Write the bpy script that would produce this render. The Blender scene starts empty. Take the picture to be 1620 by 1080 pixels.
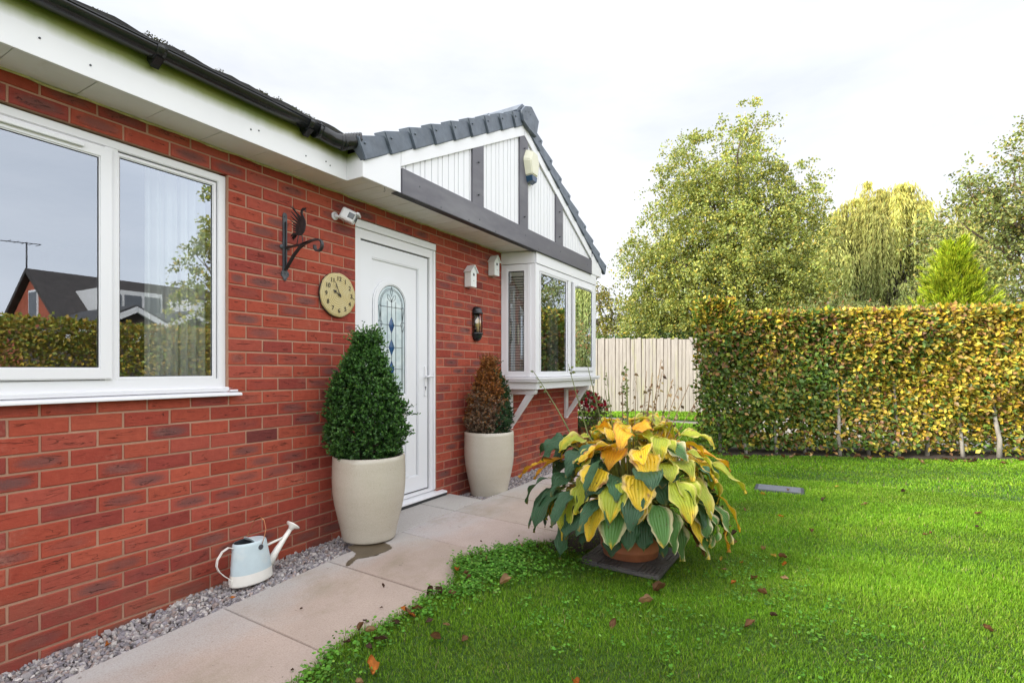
import bpy, bmesh, math, random
import numpy as np
from mathutils import Vector, Matrix, Euler
random.seed(7); RNG = np.random.default_rng(11)
PI = math.pi; R = math.radians
SC = bpy.context.scene
COL = SC.collection
# ------------------------------------------------------------------ camera, sky, sun, exposure
cd = bpy.data.cameras.new('camera'); cam = bpy.data.objects.new('camera', cd); COL.objects.link(cam)
cam.location = (3.1069, -1.8817, 0.9916); cam.rotation_euler = (PI/2, 0, 0.5289)
cd.sensor_width = 36; cd.lens = 824.99/1620*36; cd.shift_y = 0.02715; cd.clip_start = .05; cd.clip_end = 2000
SC.camera = cam
SUN_EL = 31.0; SUN_DIR = Vector((-0.60, -0.80, 0)).normalized()
w = bpy.data.worlds.new('World'); SC.world = w; w.use_nodes = True
nt = w.node_tree; nt.nodes.clear()
def wn(t, **k):
    n = nt.nodes.new(t)
    for a, b in k.items(): setattr(n, a, b)
    return n
sky = wn('ShaderNodeTexSky', sky_type='NISHITA', sun_disc=False, sun_elevation=R(SUN_EL),
         sun_rotation=math.atan2(SUN_DIR.x, SUN_DIR.y), air_density=1.0, dust_density=3.0, ozone_density=1.0)
tc = wn('ShaderNodeTexCoord'); mp = wn('ShaderNodeMapping'); mp.inputs['Scale'].default_value = (1.0, 1.0, 3.2)
nz = wn('ShaderNodeTexNoise'); nz.inputs['Scale'].default_value = 1.7; nz.inputs['Detail'].default_value = 7; nz.inputs['Roughness'].default_value = .55
cr = wn('ShaderNodeValToRGB'); cr.color_ramp.elements[0].position = .30; cr.color_ramp.elements[0].color = (.72,)*3+(1,)
cr.color_ramp.elements[1].position = .62; cr.color_ramp.elements[1].color = (1, 1, 1, 1)
mx = wn('ShaderNodeMix', data_type='RGBA'); bg = wn('ShaderNodeBackground'); out = wn('ShaderNodeOutputWorld')
L = nt.links.new
L(tc.outputs['Generated'], mp.inputs[0]); L(mp.outputs[0], nz.inputs['Vector']); L(nz.outputs[0], cr.inputs[0])
L(cr.outputs[0], mx.inputs[0]); L(sky.outputs[0], mx.inputs[6]); mx.inputs[7].default_value = (9.1, 9.2, 9.6, 1)
# cloud colour dimmed and mottled around the camera's view axis, left bright elsewhere
nrm = wn('ShaderNodeVectorMath', operation='NORMALIZE'); dt = wn('ShaderNodeVectorMath', operation='DOT_PRODUCT'); L(tc.outputs['Generated'], nrm.inputs[0]); L(nrm.outputs[0], dt.inputs[0])
dt.inputs[1].default_value = (-.50, .86, .10)
mr = wn('ShaderNodeMapRange', interpolation_type='SMOOTHSTEP'); L(dt.outputs['Value'], mr.inputs[0]); mr.inputs[1].default_value = .30; mr.inputs[2].default_value = .68
n2 = wn('ShaderNodeTexNoise'); n2.inputs['Scale'].default_value = 2.6; n2.inputs['Detail'].default_value = 8; n2.inputs['Roughness'].default_value = .6; n2.inputs['Distortion'].default_value = .4; L(mp.outputs[0], n2.inputs['Vector'])
cr2 = wn('ShaderNodeValToRGB'); cr2.color_ramp.elements[0].position = .30; cr2.color_ramp.elements[0].color = (.425, .438, .452, 1); cr2.color_ramp.elements[1].position = .68; cr2.color_ramp.elements[1].color = (.472, .474, .472, 1); L(n2.outputs[0], cr2.inputs[0])
m2 = wn('ShaderNodeMix', data_type='RGBA'); L(mr.outputs[0], m2.inputs[0]); m2.inputs[6].default_value = (1.06, 1.06, 1.06, 1); L(cr2.outputs[0], m2.inputs[7])
m3 = wn('ShaderNodeMix', data_type='RGBA', blend_type='MULTIPLY'); m3.inputs[0].default_value = 1; L(mx.outputs[2], m3.inputs[6]); L(m2.outputs[2], m3.inputs[7])
L(m3.outputs[2], bg.inputs[0]); bg.inputs[1].default_value = 0.10; L(bg.outputs[0], out.inputs[0])
sd = bpy.data.lights.new('sun', 'SUN'); sun = bpy.data.objects.new('sun', sd); COL.objects.link(sun)
sd.energy = 2.9; sd.angle = R(11); sd.color = (1, .93, .82)
sv = Vector((SUN_DIR.x*math.cos(R(SUN_EL)), SUN_DIR.y*math.cos(R(SUN_EL)), math.sin(R(SUN_EL))))
sun.rotation_euler = sv.to_track_quat('Z', 'Y').to_euler(); sun.location = (-10, -8, 12)
SC.view_settings.view_transform = 'Standard'; SC.view_settings.look = 'None'; SC.view_settings.gamma = 1
SC.view_settings.exposure = 1.45
SC.cycles.max_bounces = 8; SC.cycles.transparent_max_bounces = 12
try: SC.cycles.use_denoising = True
except Exception: pass

# ------------------------------------------------------------------ node material helper
class N:
    def __init__(s, name):
        s.m = bpy.data.materials.new(name); s.m.use_nodes = True; s.t = s.m.node_tree
        s.t.nodes.clear(); s.out = s.n('ShaderNodeOutputMaterial')
    def n(s, t, ins=None, **k):
        x = s.t.nodes.new(t)
        for a, b in k.items(): setattr(x, a, b)
        for a, b in (ins or {}).items(): s.set(x.inputs[a], b)
        return x
    def set(s, sock, v):
        if isinstance(v, bpy.types.NodeSocket): s.t.links.new(v, sock)
        elif isinstance(v, bpy.types.Node): s.t.links.new(v.outputs[0], sock)
        else:
            if isinstance(v, (tuple, list)) and len(v) == 3 and sock.type == 'RGBA': v = tuple(v)+(1,)
            sock.default_value = v
    def obj(s, scale=(1, 1, 1), rot=(0, 0, 0)):
        c = s.n('ShaderNodeTexCoord'); return s.n('ShaderNodeMapping', {0: c.outputs['Object'], 'Scale': scale, 'Rotation': rot}).outputs[0]
    def noise(s, scale, vec=None, detail=4, rough=.55, dist=0):
        return s.n('ShaderNodeTexNoise', {'Vector': vec if vec is not None else s.obj(), 'Scale': scale, 'Detail': detail, 'Roughness': rough, 'Distortion': dist}).outputs[0]
    def ramp(s, f, *stops, interp='LINEAR'):
        x = s.n('ShaderNodeValToRGB', {0: f}); r = x.color_ramp; r.interpolation = interp
        while len(r.elements) < len(stops): r.elements.new(.5)
        for e, (p, c) in zip(r.elements, stops):
            e.position = p; e.color = (c, c, c, 1) if isinstance(c, (int, float)) else tuple(c)+(1,)
        return x.outputs[0]
    def mix(s, f, a, b, mode='MIX'):
        x = s.n('ShaderNodeMix', data_type='RGBA', blend_type=mode); s.set(x.inputs[0], f); s.set(x.inputs[6], a); s.set(x.inputs[7], b)
        return x.outputs[2]
    def math(s, op, a, b=0., c=None, clamp=False):
        x = s.n('ShaderNodeMath', {0: a, 1: b}, operation=op); x.use_clamp = clamp
        if c is not None: s.set(x.inputs[2], c)
        return x.outputs[0]
    def bump(s, h, strength=.3, dist=.01, normal=None):
        d = {'Height': h, 'Strength': strength, 'Distance': dist}
        if normal is not None: d['Normal'] = normal
        return s.n('ShaderNodeBump', d).outputs[0]
    def attr(s, name): return s.n('ShaderNodeAttribute', attribute_name=name)
    def bsdf(s, **k):
        ks = {'color': 'Base Color', 'rough': 'Roughness', 'metal': 'Metallic', 'normal': 'Normal', 'spec': 'Specular IOR Level', 'coat': 'Coat Weight', 'trans': 'Transmission Weight', 'alpha': 'Alpha'}
        return s.n('ShaderNodeBsdfPrincipled', {ks[a]: b for a, b in k.items()})
    def done(s, sh): s.set(s.out.inputs[0], sh.outputs[0] if isinstance(sh, bpy.types.Node) else sh); return s.m

def plain(name, col, rough=.5, var=.12, vs=8., bump=0., bs=60., metal=0., spec=.5, dirt=None, stretch=(1, 1, 1)):
    s = N(name); v = s.obj(stretch)
    f = s.noise(vs, v, 5)
    lo = tuple(c*(1-var) for c in col); hi = tuple(min(1, c*(1+var)) for c in col)
    c = s.ramp(f, (.3, lo), (.7, hi))
    if dirt:
        dcol, dscale, d0, d1 = dirt
        c = s.mix(s.ramp(s.noise(dscale, v, 6, .65), (d0, 0.), (d1, 1.)), c, dcol)
    rv = .07 if rough > .42 else .02
    rr = s.ramp(s.noise(vs*3, v, 3), (.3, max(0, rough-rv)), (.7, min(1, rough+rv)))
    k = dict(color=c, rough=rr, metal=metal, spec=spec)
    if bump: k['normal'] = s.bump(s.noise(bs, v, 5), bump, .004)
    return s.done(s.bsdf(**k))

MT = {}
MT['upvc'] = plain('white plastic', (.71, .71, .735), .30, .008, 2)
MT['upvc_old'] = plain('weathered white plastic', (.66, .66, .67), .4, .02, 3, dirt=((.50, .49, .44), 5.0, .60, 1.2))
MT['door'] = plain('white door skin', (.72, .73, .76), .30, .008, 2)
MT['seal'] = plain('black rubber seal', (.012, .012, .014), .5)
MT['black_plastic'] = plain('black gutter plastic', (.012, .013, .015), .25, .2, 5, dirt=((.03, .032, .03), 9, .6, .95))
MT['grey_beam'] = plain('grey composite board', (.098, .094, .112), .5, .08, 3, .2, 120, dirt=((.20, .20, .21), 3, .5, .9), stretch=(1, .25, 1))
MT['tile'] = plain('slate grey roof tile', (.085, .105, .135), .5, .22, 9, .35, 140, dirt=((.13, .155, .185), 14, .5, .85))
MT['roof'] = plain('dark mossy concrete tile', (.050, .048, .052), .85, .35, 9, .8, 60, dirt=((.06, .075, .03), 16, .55, .75))
MT['iron'] = plain('black painted iron', (.018, .018, .02), .45, .3, 20, .25, 200)
MT['cast'] = plain('grey cast iron', (.055, .060, .07), .5, .3, 20, .4, 120)
MT['chrome'] = plain('brushed steel', (.6, .6, .62), .25, .05, 20, metal=1)
MT['dark'] = plain('dark interior', (.02, .02, .02), .8)
MT['room'] = plain('room paint', (.16, .155, .15), .9, .05)
MT['roomfloor'] = plain('carpet', (.12, .10, .09), .95, .1)
MT['terracotta'] = plain('terracotta', (.36, .125, .055), .75, .18, 10, .3, 70, dirt=((.20, .10, .06), 6, .5, .85))
MT['mat'] = plain('weathered grey plastic decking', (.070, .066, .066), .6, .2, 25, .5, 160, dirt=((.13, .12, .11), 9, .5, .85))
MT['soil'] = plain('dark damp soil', (.035, .024, .016), .95, .4, 30, 1., 60)
MT['bark'] = plain('grey bark', (.26, .24, .21), .9, .35, 12, .8, 50, stretch=(1, 1, .4))
MT['birchbark'] = plain('pale birch bark', (.42, .40, .37), .8, .3, 6, .5, 30, dirt=((.05, .045, .04), 7, .55, .65), stretch=(.6, .6, 2.))
MT['darkbark'] = plain('dark bark', (.10, .075, .055), .9, .35, 12, .8, 40)
MT['fencewood'] = plain('pale softwood boards', (.385, .35, .31), .8, .16, 5, .4, 90, dirt=((.36, .36, .16), 1.3, .55, .8), stretch=(6, 6, .6))
MT['drain'] = plain('grey drain cover', (.13, .14, .16), .6, .2, 30, .5, 120)
MT['white_paint'] = plain('flaking white paint', (.72, .73, .72), .5, .06, 30, .2, 90, dirt=((.40, .36, .30), 22, .60, .78))
MT['can_blue'] = plain('pale blue enamel', (.50, .60, .64), .38, .06, 14, .1, 60, dirt=((.58, .63, .63), 9, .5, .7))
MT['can_white'] = plain('cream enamel', (.74, .72, .67), .38, .05, 14, .1, 60, dirt=((.45, .36, .26), 15, .66, .8))
MT['copper'] = plain('tarnished copper wire', (.50, .22, .11), .35, .2, 30, metal=1)
MT['brass'] = plain('brass', (.55, .42, .2), .35, .2, 30, metal=1)
MT['cream'] = plain('cream plastic', (.66, .64, .50), .4, .03)
MT['blue_lens'] = plain('dark blue plastic', (.015, .05, .12), .2, .1)
MT['bulb'] = plain('frosted lamp glass', (.70, .58, .38), .3, .1, 12)
MT['blind'] = plain('taupe slat', (.50, .43, .38), .5, .05)
MT['blind2'] = plain('pale blind fabric', (.42, .38, .35), .8, .05)
MT['step_dark'] = plain('matt black strip', (.02, .021, .024), .6)
MT['stem'] = plain('flower stalk', (.13, .15, .05), .7, .3, 8)
MT['drystem'] = plain('dried stalk', (.18, .12, .07), .9, .35, 9)
MT['driveway'] = plain('pale gravel drive', (.27, .25, .23), .95, .15, 5, .6, 80)
MT['water'] = None
def curtain_mat():
    s = N('sheer curtain'); a = s.n('ShaderNodeBsdfDiffuse', {0: (.72, .70, .66)}); b = s.n('ShaderNodeBsdfTranslucent', {0: (.6, .58, .54)})
    return s.done(s.n('ShaderNodeMixShader', {0: .4, 1: a.outputs[0], 2: b.outputs[0]}))
MT['curtain'] = curtain_mat()
def glass_mat(name, lo, tint=(.80, .86, .85)):
    s = N(name)
    lw = s.n('ShaderNodeFresnel', {'IOR': 1.5}).outputs[0]
    f = s.math('MULTIPLY_ADD', lw, 2.2, lo, clamp=True)
    wv = s.bump(s.noise(1.1, s.obj(), 1), .004, .05)
    g = s.n('ShaderNodeBsdfGlossy', {'Color': (.84, .91, 1), 'Roughness': 0.0, 'Normal': wv})
    t = s.n('ShaderNodeBsdfTransparent', {'Color': tint})
    return s.done(s.n('ShaderNodeMixShader', {0: f, 1: t.outputs[0], 2: g.outputs[0]}))
MT['glass'] = glass_mat('window glass', .17)
MT['glass_bay'] = glass_mat('bay window glass', .27)
def lampglass():
    s = N('clear lamp glass'); g = s.n('ShaderNodeBsdfGlossy', {'Color': (1, 1, 1), 'Roughness': .08}); t = s.n('ShaderNodeBsdfTransparent', {'Color': (.9, .85, .72)})
    return s.done(s.n('ShaderNodeMixShader', {0: .15, 1: t.outputs[0], 2: g.outputs[0]}))
MT['lampglass'] = lampglass()
def doorglass():
    s = N('obscure leaded glass')
    c = s.ramp(s.noise(9, None, 4), (.35, (.40, .50, .53)), (.65, (.60, .68, .69)))
    return s.done(s.bsdf(color=c, rough=.18, normal=s.bump(s.noise(240, None, 2), .35, .002), spec=.7))
MT['doorglass'] = doorglass()
MT['lead'] = plain('lead came', (.09, .10, .11), .45, .1, metal=.4)
def bluegl():
    s = N('blue bevelled glass')
    v = s.n('ShaderNodeTexVoronoi', {'Vector': s.obj(), 'Scale': 60}).outputs['Color']
    c = s.mix(.5, (.006, .035, .16), s.ramp(v, (0, (.004, .02, .09)), (1, (.03, .16, .33))))
    return s.done(s.bsdf(color=c, rough=.08, coat=1., spec=.8))
MT['blueglass'] = bluegl()

def brick_mat():
    s = N('red facing brick')
    a = s.attr('bc'); bl = s.attr('bl').outputs['Vector']
    base = a.outputs['Color']; sm = a.outputs['Alpha']
    v = s.obj()
    wob = s.noise(26, v, 5, .6)
    sep = s.n('ShaderNodeSeparateXYZ', {0: bl})
    # kiln smudge in the middle of some bricks, its edge broken by noise
    d = s.math('ADD', s.math('POWER', s.math('ABSOLUTE', sep.outputs[0]), 2.6), s.math('POWER', s.math('ABSOLUTE', sep.outputs[1]), 2.2))
    d = s.math('ADD', d, s.math('MULTIPLY_ADD', s.noise(17, s.n('ShaderNodeVectorMath', {0: s.obj((1, 1, 1.5)), 1: bl}, operation='ADD').outputs[0], 6, .75), 3.4, -1.65))
    k = s.math('MULTIPLY', s.ramp(d, (.10, 1.), (.95, 0.)), sm)
    col = s.mix(s.ramp(wob, (.3, 0.), (.75, .8)), base, s.mix(1., base, (.74, .66, .68), 'MULTIPLY'))
    col = s.mix(k, col, (.13, .062, .058))
    # paler sandy bloom
    bloom = s.math('MULTIPLY', s.ramp(s.noise(3.2, v, 6, .65), (.58, 0.), (.78, .5)), s.ramp(s.noise(70, v, 3), (.35, 0.), (.65, 1.)))
    col = s.mix(bloom, col, (.50, .27, .20))
    # dragged creases running along the brick
    off = s.n('ShaderNodeCombineXYZ', {0: sep.outputs[2], 1: sep.outputs[2], 2: s.math('MULTIPLY', sep.outputs[2], 7.)}).outputs[0]
    cv = s.n('ShaderNodeVectorMath', {0: s.obj((2.2, 2.2, 15)), 1: off}, operation='ADD').outputs[0]
    nn = s.noise(2.1, cv, 4, .55, .6)
    cre = s.ramp(s.math('ABSOLUTE', s.math('SUBTRACT', nn, .5)), (0, 1.), (.015, 0.))
    cmask = s.math('MULTIPLY', cre, s.ramp(s.noise(3.3, cv, 2), (.46, 0.), (.58, 1.)))
    # keep creases off the arrises
    inn = s.math('MULTIPLY', s.ramp(s.math('ABSOLUTE', sep.outputs[0]), (.78, 1.), (.96, 0.)), s.ramp(s.math('ABSOLUTE', sep.outputs[1]), (.6, 1.), (.9, 0.)))
    cmask = s.math('MULTIPLY', cmask, inn)
    col = s.mix(s.math('MULTIPLY', cmask, .85), col, (.028, .014, .012))
    splash = s.math('MULTIPLY', s.n('ShaderNodeMapRange', {0: s.n('ShaderNodeSeparateXYZ', {0: v}).outputs[2], 1: .12, 2: -.32}).outputs[0], s.ramp(s.noise(5, v, 6, .65), (.38, 0.), (.68, .55)))
    col = s.mix(splash, col, (.17, .10, .065))
    speck = s.ramp(s.n('ShaderNodeTexVoronoi', {'Vector': v, 'Scale': 95}).outputs[0], (.05, 1.), (.11, 0.))
    col = s.mix(s.math('MULTIPLY', speck, .35), col, (.52, .36, .28))
    h = s.math('ADD', s.math('MULTIPLY', s.noise(150, v, 4, .7), .5), s.math('MULTIPLY', s.noise(30, s.obj((1, 1, 3)), 3), .6))
    h = s.math('SUBTRACT', h, s.math('MULTIPLY', cmask, 1.2))
    return s.done(s.bsdf(color=col, rough=.88, spec=.25, normal=s.bump(h, .75, .004)))
MT['brick'] = brick_mat()
def mortar_mat():
    s = N('sandy mortar'); v = s.obj()
    c = s.ramp(s.noise(5, v, 6, .6), (.3, (.33, .18, .12)), (.7, (.44, .255, .175)))
    c = s.mix(s.ramp(s.noise(120, v, 3), (.45, 0.), (.75, .35)), c, (.28, .17, .12))
    return s.done(s.bsdf(color=c, rough=.95, normal=s.bump(s.noise(220, v, 4, .7), .6, .003)))
MT['mortar'] = mortar_mat()
def fascia_mat():
    s = N('white fascia with algae'); v = s.obj()
    sep = s.n('ShaderNodeSeparateXYZ', {0: v})
    # algae hangs in a band under the gutter, ragged lower edge
    edge = s.math('ADD', sep.outputs[2], s.math('MULTIPLY_ADD', s.noise(2.2, s.obj((1, 1, 1)), 5, .6), .05, -.025))
    edge = s.math('ADD', edge, s.math('MULTIPLY_ADD', s.noise(25, s.obj((1, 1, .2)), 4), .016, -.008))
    f = s.n('ShaderNodeMapRange', {0: edge, 1: 2.432, 2: 2.488}).outputs[0]
    base = s.ramp(s.noise(3, v, 4), (.3, (.70, .70, .72)), (.7, (.74, .74, .755)))
    g = s.ramp(s.noise(5, v, 4), (.35, (.24, .26, .03)), (.7, (.17, .22, .03)))
    c = s.mix(s.math('MULTIPLY', f, .93), base, g)
    return s.done(s.bsdf(color=c, rough=.38))
MT['fascia'] = fascia_mat()
def soffit_mat():
    s = N('soffit board'); c = s.ramp(s.noise(2.5, None, 5), (.3, (.66, .645, .63)), (.7, (.74, .73, .715)))
    c = s.mix(s.ramp(s.noise(14, s.obj((.3, 1, 1)), 5, .6), (.55, 0.), (.8, .35)), c, (.42, .38, .30))
    return s.done(s.bsdf(color=c, rough=.5))
MT['soffit'] = soffit_mat()
def pot_mat():
    s = N('oatmeal glazed ceramic'); v = s.obj()
    c = s.ramp(s.noise(420, v, 2, .6), (.35, (.36, .32, .255)), (.6, (.52, .475, .395)))
    c = s.mix(s.ramp(s.noise(3, s.obj((1, 1, 6)), 4), (.35, 0.), (.75, .35)), c, (.54, .50, .43))
    c = s.mix(s.ramp(s.noise(60, v, 2), (.74, 0.), (.78, .7)), c, (.12, .10, .08))
    h = s.math('ADD', s.noise(300, v, 2), s.math('MULTIPLY', s.noise(9, s.obj((.2, .2, 9)), 2), 1.2))
    return s.done(s.bsdf(color=c, rough=.26, spec=.55, normal=s.bump(h, .10, .003)))
MT['ceramic'] = pot_mat()
def slab_mat():
    s = N('riven concrete slab'); v = s.obj()
    a = s.attr('bc').outputs['Color']
    c = s.ramp(s.noise(1.5, v, 6, .6), (.3, (.35, .28, .235)), (.7, (.455, .365, .31)))
    sep = s.n('ShaderNodeSeparateXYZ', {0: v})
    # washed-out grey band beside the gravel
    e = s.math('ADD', sep.outputs[0], s.math('MULTIPLY_ADD', s.noise(2.6, s.obj((1, .5, 1)), 5, .65), .9, -.45))
    c = s.mix(s.n('ShaderNodeMapRange', {0: e, 1: .85, 2: .42}).outputs[0], c, (.41, .395, .38))
    gr = s.ramp(s.noise(2.3, s.obj((1, .6, 1)), 6, .7), (.53, 0.), (.72, .65))
    c = s.mix(gr, c, (.23, .20, .125))
    c = s.mix(.6, c, s.mix(1., c, a, 'MULTIPLY'))
    c = s.mix(s.ramp(s.noise(160, v, 3, .7), (.42, 0.), (.75, .55)), c, (.19, .13, .105))
    c = s.mix(s.ramp(s.n('ShaderNodeTexVoronoi', {'Vector': v, 'Scale': 230}).outputs[0], (.08, .5), (.2, 0.)), c, (.50, .42, .36))
    c = s.mix(s.ramp(s.noise(34, v, 2), (.70, 0.), (.75, .6)), c, (.13, .10, .08))
    return s.done(s.bsdf(color=c, rough=.82, normal=s.bump(s.math('ADD', s.noise(140, v, 4, .7), s.math('MULTIPLY', s.noise(9, v, 4), .8)), .35, .004)))
MT['slab'] = slab_mat()
def wet_mat():
    s = N('damp patch'); return s.done(s.bsdf(color=s.ramp(s.noise(9, None, 5), (.3, (.062, .045, .026)), (.7, (.10, .075, .045))), rough=.3, spec=.5, normal=s.bump(s.noise(120, None, 3), .2, .003)))
MT['wet'] = wet_mat()
def stone_mat():
    s = N('grey purple chippings'); a = s.attr('bc').outputs['Color']
    c = s.mix(s.ramp(s.noise(90, None, 4), (.35, 0.), (.7, .35)), a, s.mix(1., a, (.6, .58, .58), 'MULTIPLY'))
    return s.done(s.bsdf(color=c, rough=.8, normal=s.bump(s.noise(200, None, 3), .4, .002)))
MT['stone'] = stone_mat()
def leaf_mat(name, trans=.30, rough=.45, spec=.4):
    s = N(name); a = s.attr('bc').outputs['Color']
    c = s.mix(s.ramp(s.noise(35, None, 3), (.3, 0.), (.7, .3)), a, s.mix(1., a, (.68, .70, .6), 'MULTIPLY'))
    p = s.bsdf(color=c, rough=rough, spec=spec)
    t = s.n('ShaderNodeBsdfTranslucent', {0: s.mix(1., c, (1.15, 1.1, .7), 'MULTIPLY')})
    return s.done(s.n('ShaderNodeMixShader', {0: trans, 1: p.outputs[0], 2: t.outputs[0]}))
MT['leaf'] = leaf_mat('foliage'); MT['leaf_matt'] = leaf_mat('matt foliage', .35, .7, .2); MT['grass'] = leaf_mat('grass blades', .35, .55, .25)
def hosta_mat():
    s = N('ribbed plant leaf'); a = s.attr('bc').outputs['Color']; l = s.n('ShaderNodeSeparateXYZ', {0: s.attr('bl').outputs['Vector']})
    rib = s.math('SINE', s.math('MULTIPLY', l.outputs[1], 26.))
    v = s.obj()
    c = s.mix(s.ramp(rib, (0, 0.), (1, .22)), a, s.mix(1., a, (1.35, 1.3, 1.1), 'MULTIPLY'))
    c = s.mix(s.ramp(s.noise(30, v, 5, .7), (.62, 0.), (.72, .85)), c, s.mix(1., a, (.55, .36, .25), 'MULTIPLY'))
    c = s.mix(s.ramp(s.noise(90, v, 2), (.67, 0.), (.71, .85)), c, (.12, .055, .025))
    p = s.bsdf(color=c, rough=.42, spec=.4, normal=s.bump(s.math('ADD', rib, s.math('MULTIPLY', s.noise(60, v, 3), 1.2)), .55, .003))
    t = s.n('ShaderNodeBsdfTranslucent', {0: s.mix(1., c, (1.2, 1.1, .6), 'MULTIPLY')})
    return s.done(s.n('ShaderNodeMixShader', {0: .28, 1: p.outputs[0], 2: t.outputs[0]}))
MT['hosta'] = hosta_mat()
def lawn_mat():
    s = N('lawn turf'); v = s.obj()
    c = s.ramp(s.noise(1.3, v, 6, .6), (.3, (.04, .10, .010)), (.7, (.06, .15, .014)))
    c = s.mix(s.ramp(s.noise(60, v, 4, .7), (.4, 0.), (.7, .6)), c, (.028, .045, .012))
    return s.done(s.bsdf(color=c, rough=.95, normal=s.bump(s.noise(160, v, 4, .7), .9, .02)))
MT['lawn'] = lawn_mat()
def clock_mat():
    s = N('turned cream clock face'); v = s.obj()
    sep = s.n('ShaderNodeSeparateXYZ', {0: v})
    r = s.math('SQRT', s.math('ADD', s.math('POWER', sep.outputs[1], 2.), s.math('POWER', sep.outputs[2], 2.)))
    r = s.math('ADD', r, s.math('MULTIPLY', s.noise(9, v, 3), .022))
    ring = s.math('SINE', s.math('MULTIPLY', r, 420.))
    c = s.mix(s.ramp(ring, (.15, .45), (.8, 0.)), (.52, .43, .20), (.30, .22, .09))
    c = s.mix(s.ramp(s.noise(14, v, 5), (.45, 0.), (.75, .5)), c, (.50, .45, .28))
    return s.done(s.bsdf(color=c, rough=.5, normal=s.bump(ring, .35, .002)))
MT['clock'] = clock_mat()
MT['cladding'] = plain('white cladding board', (.71, .71, .735), .35, .01, 2.5)

# ------------------------------------------------------------------ object helpers
def fix(name, me, m, parent=None):
    if m is not None:
        me.materials.append(MT[m] if isinstance(m, str) else m)
    o = bpy.data.objects.new(name, me); COL.objects.link(o)
    if parent is not None:
        # parts are modelled in world coordinates: undo the Empty's own placement
        o.parent = parent
        if parent.type == 'EMPTY': o.matrix_parent_inverse = Matrix.LocRotScale(parent.location, parent.rotation_euler, None).inverted()
    return o
def tag(o, label=None, cat=None, group=None, kind=None):
    if label: o['label'] = label
    if cat: o['category'] = cat
    if group: o['group'] = group
    if kind: o['kind'] = kind
    return o
def thing(name, loc, label, cat, rz=0, group=None):
    o = bpy.data.objects.new(name, None); COL.objects.link(o); o.location = loc; o.rotation_euler = (0, 0, rz); o.empty_display_size = .1
    return tag(o, label, cat, group)

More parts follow.
